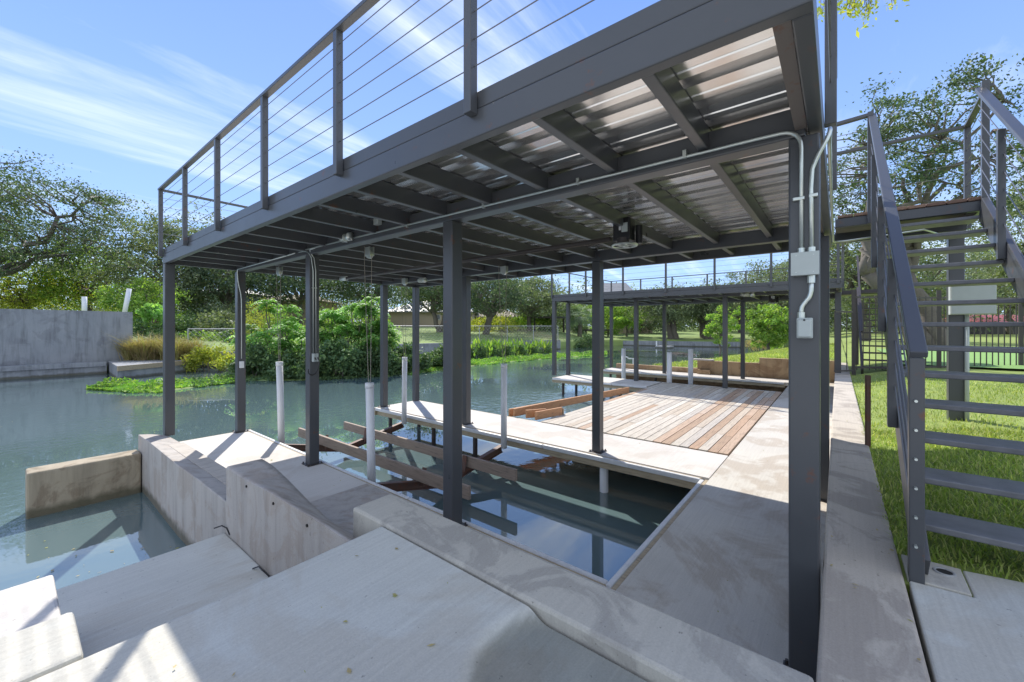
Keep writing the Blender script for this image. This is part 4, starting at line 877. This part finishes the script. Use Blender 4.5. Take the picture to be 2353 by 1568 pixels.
T(1985, 27, 470, 130, .6, 'grey-green oak between the near post and the staircase', m='oak_grey', nclump=110, nleaf=150, ls=.15, trunk=.32, seed=25, low=.2, group=TR, clump=.1)
T(2390, 24, 370, 110, .6, 'tall oak at the right edge behind the handrail', m='oak_grey', nclump=80, nleaf=120, ls=.15, trunk=.4, seed=26, low=.25, group=TR, clump=.1)
T(2120, 46, 560, 190, .6, 'wide oak far behind the iron fence', m='oak_grey', nclump=120, nleaf=160, ls=.22, seed=27, low=.2, group=TR)
T(2320, 50, 560, 190, .6, 'wide oak far behind the red-roofed shed', m='oak_grey', nclump=110, nleaf=160, ls=.24, seed=28, low=.2, group=TR)
T(1900, 62, 600, 120, .6, 'distant oak behind the end of the path', m='oak', nclump=80, nleaf=150, ls=.25, seed=29, low=.15, group=TR)
# overhanging branch at the top right
br = thing('overhanging_branch', 'yellow-green leafy branch hanging in from above at the top right', 'branch', (5, 0, 6))
mb = MB(); P = []
b0 = Vector(pd(1950, 5.2) + (zat(-260, 5.2),))
for k in range(30):
    px = random.choice([1893, 1935, 1950, 1965, 1985, 2000, 2015, 2035, 2050, 2080, 2105]) + random.uniform(-8, 8); py_ = random.uniform(-20, 26) - max(0, (px - 2000)) * .10 + (14 if px < 2010 else 0)
    d = 5.2 + random.uniform(-.3, .3); q = Vector(pd(px, d) + (zat(py_, d),)); branchy(mb, b0 + Vector((random.uniform(-.3, .3), random.uniform(-.3, .3), 0)), q, .012, .003, 5, .08)
    for e in range(15): P.append(np.array(q) + rng.normal(size=3) * .055)
mb.build('twigs', 'bark', br); V, F = leaves(np.array(P), .062, 2.6); qmesh('foliage', V, F, 'yellow', br)
# shrubs
def shrub(name, label, px, d, top, bot, hw, m, n=5000, ls=.14, seed=1, cat='shrub', group=None, stems=6, k=26, depth=.7, asp=1.9):
    r = random.Random(seed); g_ = np.random.default_rng(seed); x, y = pd(px, d); zb = zat(bot, d); h = zat(top, d) - zb; w = hw / F_ * d
    t_ = thing(name, label, cat, (x, y, zb), group); mb = MB(); P = []
    for i in range(k):
        a = r.uniform(-1, 1); b_ = r.uniform(-1, 1); z = zb + h * (r.random() ** .7) * (1 - .45 * a * a)
        c_ = np.array([x + RT[0] * a * w + FW[0] * b_ * w * depth, y + RT[1] * a * w + FW[1] * b_ * w * depth, z])
        if i % 3 == 0: branchy(mb, (x + (c_[0] - x) * .4, y + (c_[1] - y) * .4, zb - .2), c_, .035, .008, 4, .1, r)
        P.append(g_.normal(size=(n // k, 3)) * np.array([w * .17, w * .17, h * .09]) + c_)
    mb.build('stems', 'bark', t_); V, F = leaves(np.concatenate(P), ls, asp); qmesh('foliage', V, F, m, t_); return t_
SG = 'shrubs on the far bank'
# fronded sumac thicket: drooping pinnate fronds
def sumac(px, d, top, bot, label, seed):
    r = random.Random(seed); x, y = pd(px, d); zb = zat(bot, d); zt = zat(top, d); t_ = thing('sumac_bush', label, 'shrub', (x, y, zb), 'bright sumac bushes on the far bank'); mb = MB(); P = []; A = []
    hd = (x + r.uniform(-.3, .3), y + r.uniform(-.3, .3), zt - .25); branchy(mb, (x, y, zb - .3), hd, .04, .02, 5, .06, r)
    heads = [hd] + [(x + r.uniform(-.8, .8), y + r.uniform(-.8, .8), zb + (zt - zb) * r.uniform(.25, .92)) for _ in range(7)]
    for q in heads[1:]: branchy(mb, (x, y, zb + .4), q, .03, .012, 4, .08, r)
    for hx, hy, hz in heads:
        for kf in range(17):
            th = r.uniform(0, 6.28); Lf_ = r.uniform(.28, .72); up_ = r.uniform(.0, .6); dz_ = r.uniform(-.15, .12)
            for s_ in range(9):
                t = (s_ + 1) / 9; cx2 = hx + math.cos(th) * Lf_ * t; cy2 = hy + math.sin(th) * Lf_ * t; cz2 = hz + dz_ + up_ * t - (.25 + up_ * .7) * t * t
                for sd in (-1, 1):
                    ll = .24 * r.uniform(.6, 1.15) * math.sin(math.pi * (t * .8 + .12)); P.append((cx2, cy2, cz2, -math.sin(th) * sd * ll, math.cos(th) * sd * ll, r.uniform(-.12, .02), math.cos(th) * .042, math.sin(th) * .042))
    P = np.array(P); c_ = P[:, :3]; a = P[:, 3:6]; b_ = np.concatenate([P[:, 6:8], np.zeros((len(P), 1))], 1)
    V = np.stack([c_, c_ + a * .5 + b_, c_ + a, c_ + a * .5 - b_], 1).reshape(-1, 3)
    mb.build('stems', 'bark', t_); qmesh('foliage', V, np.arange(4 * len(P)).reshape(-1, 4), 'sumac', t_)
for i, (a, d, tp, l) in enumerate(((625, 18.3, 683, 'bright sumac bush between the second and third river posts, upper left'), (655, 17.8, 730, 'lower sumac bush just left of the switch-box post'), (590, 18.6, 740, 'small sumac bush right of the river-end post'), (765, 18.6, 705, 'sumac bush just right of the switch-box post'), (800, 18.2, 690, 'tall sumac bush in the middle of the thicket'), (835, 18.4, 700, 'sumac bush left of the hanging lift cables'), (858, 18.7, 675, 'tallest sumac bush under the roof edge'), (745, 17.8, 755, 'low sumac bush at the foot of the thicket'), (815, 17.8, 752, 'low sumac bush in front of the dark shrubs'), (878, 19.0, 725, 'sumac bush partly behind the far slip post'), (700, 18.2, 760, 'sumac bush hidden mostly by the switch-box post'))):
    sumac(a, d, tp, 856, l, 100 + i)
for i, (a, d, tp, hw) in enumerate(((640, 21.5, 725, 40), (690, 21.5, 745, 45), (760, 21.5, 715, 50), (830, 21.8, 705, 48), (885, 22.5, 735, 30))):
    shrub('shrub', ['green shrub behind the upper left sumac', 'green shrub behind the switch-box post sumacs', 'green shrub behind the middle of the sumac thicket', 'green shrub behind the tallest sumac', 'green shrub at the right end of the sumac thicket'][i], a, d, tp, 840, hw, 'bright', 2600, .11, 80 + i, group=SG)
shrub('willow_shrub', 'pale feathery shrub right of the river-end post', 590, 23.5, 705, 845, 40, 'yellow', 5200, .10, 31, group=SG, asp=3)
for i, (a, d, tp, hw, l) in enumerate(((600, 17.2, 800, 48, 'dark shrub hanging over the water below the pale feathery shrub'), (700, 16.6, 790, 50, 'dark shrub over the water behind the switch-box post'), (790, 17.2, 785, 50, 'dark shrub over the water below the tall sumac'), (870, 17.8, 790, 45, 'dark shrub over the water left of the far slip post'), (945, 19, 795, 42, 'dark shrub between the two far slip posts'), (1020, 20.5, 795, 40, 'dark shrub behind the middle near post'))):
    shrub('shrub', l, a, d, tp, 876 - max(0, a - 700) * .055, hw, 'dark_shrub', 7500, .12, 40 + i, group=SG)
shrub('shrub', 'yellow-green shrub at the water below the low garden wall', 488, 19.5, 800, 852, 42, 'yellow', 4200, .11, 50, group=SG)
for i, (a, d, tp, bt, hw, m_, l) in enumerate(((520, 31, 725, 800, 55, 'oak_grey', 'grey-green bush above the low garden wall'), (420, 30, 735, 812, 50, 'dark_shrub', 'dark bush right behind the tall wall end'), (600, 33, 735, 790, 60, 'oak', 'dark bush behind the pale feathery shrub'), (400, 26, 765, 822, 45, 'dark_shrub', 'dark shrubs between the wall end and the dry grass'), (470, 27, 770, 818, 50, 'bright', 'low green shrubs behind the low garden wall'), (540, 27, 760, 818, 45, 'dark_shrub', 'dark shrub left of the sumac thicket'), (450, 33, 715, 790, 60, 'oak', 'dense dark bush under the oaks left of the river-end post'), (350, 34, 690, 780, 60, 'bright', 'bright bush behind the end of the tall wall'),
        (560, 38, 700, 775, 60, 'oak_grey', 'grey-green bush behind the sumac thicket'), (1130, 48, 725, 775, 55, 'yellow', 'yellow-green bush behind the leaning oak'), (1215, 52, 715, 775, 45, 'bright', 'bright bush left of the palm'), (1290, 54, 710, 775, 50, 'oak', 'dark bush behind the palm'), (1395, 58, 700, 770, 35, 'bright', 'bright bush left of the far brick house'),
        (1500, 60, 690, 765, 50, 'oak_grey', 'grey-green bush right of the far brick house'), (1590, 72, 695, 765, 70, 'oak', 'dark bushes behind the twisted trunks'), (1720, 66, 690, 770, 80, 'bright', 'bright bushes behind the young tree'), (1850, 60, 680, 775, 70, 'oak_grey', 'grey-green bushes behind the near post'))):
    shrub('shrub', l, a, d, tp, bt, hw, m_, 6500, .16 + .0028 * (d - 26), 90 + i, group=SG, k=34)
shrub('shrub', 'bare pinkish brush along the chain-link fence', 1200, 39, 755, 792, 75, 'pinkbush', 6500, .09, 52, group=SG, asp=6)
shrub('shrub', 'big-leaved green shrub behind the end of the grey wall', 352, 26, 700, 735, 26, 'sumac', 1200, .25, 53, group=SG)
shrub('shrub', 'dark undergrowth at the end of the tall grey wall', 350, 28, 725, 832, 50, 'dark_shrub', 5500, .14, 54, group=SG)
shrub('shrub', 'olive shrub beside the palm and the grey wall end', 1345, 42, 770, 815, 26, 'dark_shrub', 3500, .15, 55, group=SG)
shrub('shrub', 'dry tan bush behind the young bright tree', 1740, 34, 775, 805, 24, 'dry', 2500, .09, 56, group=SG)
# cannas along the bank
def canna(px, d, top, bot, label, seed):
    r = random.Random(seed); x, y = pd(px, d); zb = zat(bot, d); h = zat(top, d) - zb; t_ = thing('canna_plant', label, 'plant', (x, y, zb), 'broad-leaved plants along the far bank'); V = []; 
    for k in range(110):
        th = r.uniform(0, 6.28); L_ = r.uniform(.35, .7); bx_, by_ = x + r.uniform(-.9, .9), y + r.uniform(-.6, .6); bz = zb + r.uniform(h * .1, h * .8); t = Vector((math.cos(th) * .45, math.sin(th) * .45, .9)).normalized(); s_ = Vector((-math.sin(th), math.cos(th), 0)) * .075
        p = Vector((bx_, by_, bz)); V += [p, p + t * L_ * .5 + s_, p + t * L_, p + t * L_ * .5 - s_]
    V = np.array([tuple(a) for a in V]); qmesh('leaves', V, np.arange(len(V)).reshape(-1, 4), 'bright', t_)
    mb = MB()
    for k in range(8): mb.tube([(x + r.uniform(-.8, .8), y + r.uniform(-.5, .5), zb - .3), (x + r.uniform(-.8, .8), y + r.uniform(-.5, .5), zb + h * .7)], .012, 5)
    mb.build('stems', 'dark_shrub', t_)
for i, a in enumerate((1100, 1130, 1160, 1192, 1222, 1252)):
    canna(a, 27 + (a - 1100) * .045, 783, 828, ['first', 'second', 'third', 'fourth', 'fifth', 'sixth'][i] + ' clump of broad-leaved plants from the left below the fence', 60 + i)
    shrub('shrub', 'green bank shrub under the ' + ['first', 'second', 'third', 'fourth', 'fifth', 'sixth'][i] + ' broad-leaved clump', a, 26.5 + (a - 1100) * .045, 795, 836, 20, 'dark_shrub', 2200, .11, 70 + i, group='low shrubs under the broad-leaved plants')
# dry grass clump
def blades(P, h, w, lean, m, name, parent=None, hj=.3):
    n = len(P); th = rng.uniform(0, 6.283, n); hh = h * (1 + hj * rng.normal(size=n)).clip(.3, 2); d = np.stack([np.cos(th), np.sin(th), np.zeros(n)], 1); ln = rng.uniform(.1, lean, n)[:, None]
    s = np.stack([-np.sin(th), np.cos(th), np.zeros(n)], 1) * w
    mid = P + d * (ln * hh[:, None] * .35) + np.array([0, 0, 1]) * hh[:, None] * .6; tip = P + d * (ln * hh[:, None]) + np.array([0, 0, 1]) * (hh * .92)[:, None]
    V = np.stack([P - s, P + s, mid + s * .7, mid - s * .7, tip], 1).reshape(-1, 3)
    i = np.arange(n)[:, None] * 5; F4 = np.concatenate([i, i + 1, i + 2, i + 3], 1); F3 = np.concatenate([i + 3, i + 2, i + 4, i + 4], 1)
    F3 = F3[:, :3]
    me = bpy.data.meshes.new(name)
    if parent is not None: V = V - np.array(parent['base'])
    tot = np.concatenate([F4.ravel(), F3.ravel()]); me.vertices.add(len(V)); me.vertices.foreach_set('co', V.astype(np.float32).ravel())
    me.loops.add(len(tot)); me.loops.foreach_set('vertex_index', tot.astype(np.int32)); me.polygons.add(2 * n)
    me.polygons.foreach_set('loop_start', np.concatenate([np.arange(n) * 4, 4 * n + np.arange(n) * 3]).astype(np.int32)); me.polygons.foreach_set('loop_total', np.concatenate([np.full(n, 4), np.full(n, 3)]).astype(np.int32))
    me.update(calc_edges=True); me.materials.append(M[m]); o = bpy.data.objects.new(name, me); C.objects.link(o); o['base'] = (0., 0., 0.)
    if parent is not None: o.parent = parent
    return o
for i, (px, d, n, l, hw) in enumerate(((350, 19.9, 3600, 'tall dry straw-coloured grass clump on the concrete ledge', 1.35), (418, 19.8, 1300, 'smaller dry grass clump right of the corner post', .6))):
    x, y = pd(px, d); ct = rng.integers(0, 9, n); ox = rng.normal(size=9) * hw * .6; oy = rng.normal(size=9) * .35; P = np.stack([x + ox[ct] + rng.normal(size=n) * .13, y + oy[ct] + rng.normal(size=n) * .12, np.full(n, .03)], 1)
    o = blades(P, .85, .014, 1.5, 'dry', 'dry_grass_clump'); tag(o, l, 'grass clump', 'dry grass clumps')
# water weed along the far bank: one mass
near = [(203, 895), (240, 897), (300, 903), (365, 903), (440, 893), (561, 877), (692, 875), (800, 870), (870, 864), (940, 861), (1013, 853), (1088, 842), (1180, 832), (1278, 823), (1395, 817)]
wid = {0: .3, 1: 1.4, 2: 2.6, 3: 2.8, 4: 2.0, 5: 1.0, 6: .8, 7: .8, 8: 1.0, 9: 1.8}
def weeds(segs, m_, name, label, dens=900, hh_=.16, sz=.12):
    P = []
    for i in segs:
        a, b_ = at(*near[i], -.5), at(*near[i + 1], -.5); w0, w1 = wid.get(i, 2.6), wid.get(i + 1, 2.6)
        L_ = math.hypot(b_[0] - a[0], b_[1] - a[1]); n = int(L_ * dens)
        t = rng.random(n); s = rng.random(n) ** 1.2; w = w0 + (w1 - w0) * t; x = a[0] + (b_[0] - a[0]) * t; y = a[1] + (b_[1] - a[1]) * t; l = np.hypot(x, y)
        rag = .5 * np.sin(x * 2.1) + .35 * np.sin(x * 5.3 + 1) + .2 * np.sin(x * 11 + 2)
        rr = np.maximum(-.15, s * w + rag * .5 * (s < .35)); x = x + x / l * rr; y = y + y / l * rr; hump = .5 + .5 * np.sin(x * 3 + y * 2.2) * np.sin(y * 4.1)
        P.append(np.stack([x, y, -.49 + rng.random(n) * (.05 + hh_ * hump * np.clip(rr, 0, 1.5))], 1))
    P = np.concatenate(P); V, F = leaves(P, sz, 2.4, .0); o = qmesh(name, V, F, m_); tag(o, label, 'water plants', kind='stuff')
weeds(range(0, 5), 'marsh', 'water_weed', 'bright green mat of water weed reaching out left of the thicket')
weeds(range(4, 9), 'dark_shrub', 'shore_weeds', 'dark trailing weeds at the water under the thicket', 700, .22)
weeds(range(9, 14), 'marsh', 'water_weed', 'bright green strip of water weed below the long retaining wall', 700)
mb = MB(); vs = []
for i, q in enumerate(near):
    x, y = at(*q, -.5); l = math.hypot(x, y); w = wid.get(i, 3.2); vs += [(x + x / l * .12, y + y / l * .12, -.505), (x + x / l * .3, y + y / l * .3, -.47), (x + x / l * (w * .8 + .3), y + y / l * (w * .8 + .3), -.44)]
mb.add(vs, [(i * 3 + j, i * 3 + 3 + j, i * 3 + 4 + j, i * 3 + 1 + j) for i in range(len(near) - 1) for j in range(2)]); o = mb.build('mud_bar', 'lawnfar'); tag(o, kind='structure')
P = []
for k in range(90):
    a = random.uniform(0, 1000); b_ = random.uniform(905, 1010) if k % 3 else random.uniform(1240, 1330)
    if b_ > 1200: a = random.uniform(60, 420)
    P.append(at(a, b_, -.495) + (-.494,))
V, F = leaves(np.array(P), .028, 1.5, .0); V[:, 2] = -.494 + .003 * rng.random(len(V)); o = qmesh('floating_leaves', V, F, 'dry'); tag(o, 'tiny scattered leaves floating on the river', 'leaves', kind='stuff')
P = []
for k in range(150):
    q = random.random()
    if q < .35: x, y, z = random.uniform(1.6, 9), random.uniform(.07, 1.03), .003
    elif q < .6: x, y, z = random.uniform(1.3, 9), random.choice([random.uniform(-.2, .03), -.2 + abs(random.gauss(0, .03))]), .573
    elif q < .8: x, y, z = random.uniform(.1, 1.2), random.uniform(.9, 1.8), .564
    elif q < .9: x, y, z = random.uniform(1.55, 2.25), random.uniform(3.9, 7.0), .004
    else: x, y, z = random.uniform(4.7, 5.6), random.uniform(1.2, 7), .004
    P.append((x, y, z))
P = np.array(P); V, F = leaves(P, .022, 1.8, .0); V[:, 2] = np.repeat(P[:, 2], 4) + .001 + .004 * rng.random(len(V)); o = qmesh('fallen_leaves', V, F, 'dry'); tag(o, 'tiny dry leaves scattered over the concrete', 'leaves', kind='stuff')
# palm
x, y = pd(1332, 47); pm = thing('palm_tree', 'shaggy fan palm on the far shore', 'palm', (x, y, .5)); zt = zat(728, 47)
MB().tube([(x, y, .2), (x + .1, y, zt * .5), (x, y, zt)], [.32, .26, .24], 10).build('trunk', 'bark', pm, smooth=True)
V = []
for k in range(95):
    th = random.uniform(0, 6.283); ph = random.uniform(-.75, 1.2); L_ = random.uniform(1.2, 2.0); c_ = Vector((x, y, zt)); dr = Vector((math.cos(th) * math.cos(ph), math.sin(th) * math.cos(ph), math.sin(ph))); e = c_ + dr * L_ * .55
    sd = dr.cross(Vector((0, 0, 1))).normalized(); up = sd.cross(dr)
    for j in range(11):
        a = (j - 5) * .26; q = dr * math.cos(a) + sd * math.sin(a); tip = e + q * L_ * .55 + Vector((0, 0, -.18 * L_)); n_ = q.cross(up).normalized() * .035; V += [e, e + q * .3 * L_ + n_, tip, e + q * .3 * L_ - n_]
V = np.array([tuple(a) for a in V]); qmesh('fronds', V, np.arange(len(V)).reshape(-1, 4), 'palm', pm)
# lawn blades near the camera, thinner farther off
def lawnpts(n, x0, x1, y0, y1):
    x = rng.uniform(x0, x1, n); y = rng.uniform(y0, y1, n); keep = ~((x < 2.575) & (y > -.62)) ; x, y = x[keep], y[keep]
    keep = (x > 2.57 + .05 * np.clip(-(y + .6), 0, 6)) ; x, y = x[keep], y[keep]
    z = np.array([lz(a, b_) for a, b_ in zip(x, y)]); return np.stack([x, y, z], 1)
P = np.concatenate([lawnpts(30000, 2.55, 5.5, -2.6, -.20), lawnpts(26000, 5.0, 11.5, -5.0, -.20)])
blades(P, .034, .0035, 1.5, 'grassblade', 'grass'); o = bpy.data.objects['grass']; tag(o, 'short green lawn grass under and beside the staircase', 'grass', kind='stuff')
n = 26000; x = rng.uniform(15.3, 30, n); y = rng.uniform(0, 1, n); ey = np.array([edgey(a) for a in x]); y = .0 + (ey - .1) * y; z = np.array([pz(a, b_) for a, b_ in zip(x, y)])
o = blades(np.stack([x, y, z], 1), .08, .008, 1.2, 'grassblade', 'shore_grass'); tag(o, 'sunny lawn grass behind the tan plaster wall', 'grass', kind='stuff')
# distant woodland mass so that the horizon is closed with trees
P = []
for k in range(620):
    a = random.uniform(-160, 2500); d = random.uniform(80, 98); x, y = pd(a, d); h = random.uniform(3.5, 9)
    c_ = np.array([x, y, 1.2 + h * random.random()]); P.append(rng.normal(size=(130, 3)) * np.array([2.6, 2.6, 1.3]) + c_)
V, F = leaves(np.concatenate(P), .5, 1.6); o = qmesh('woodland', V, F, 'oak_grey'); tag(o, 'far-off wood closing the horizon behind the houses', 'wood', kind='stuff')
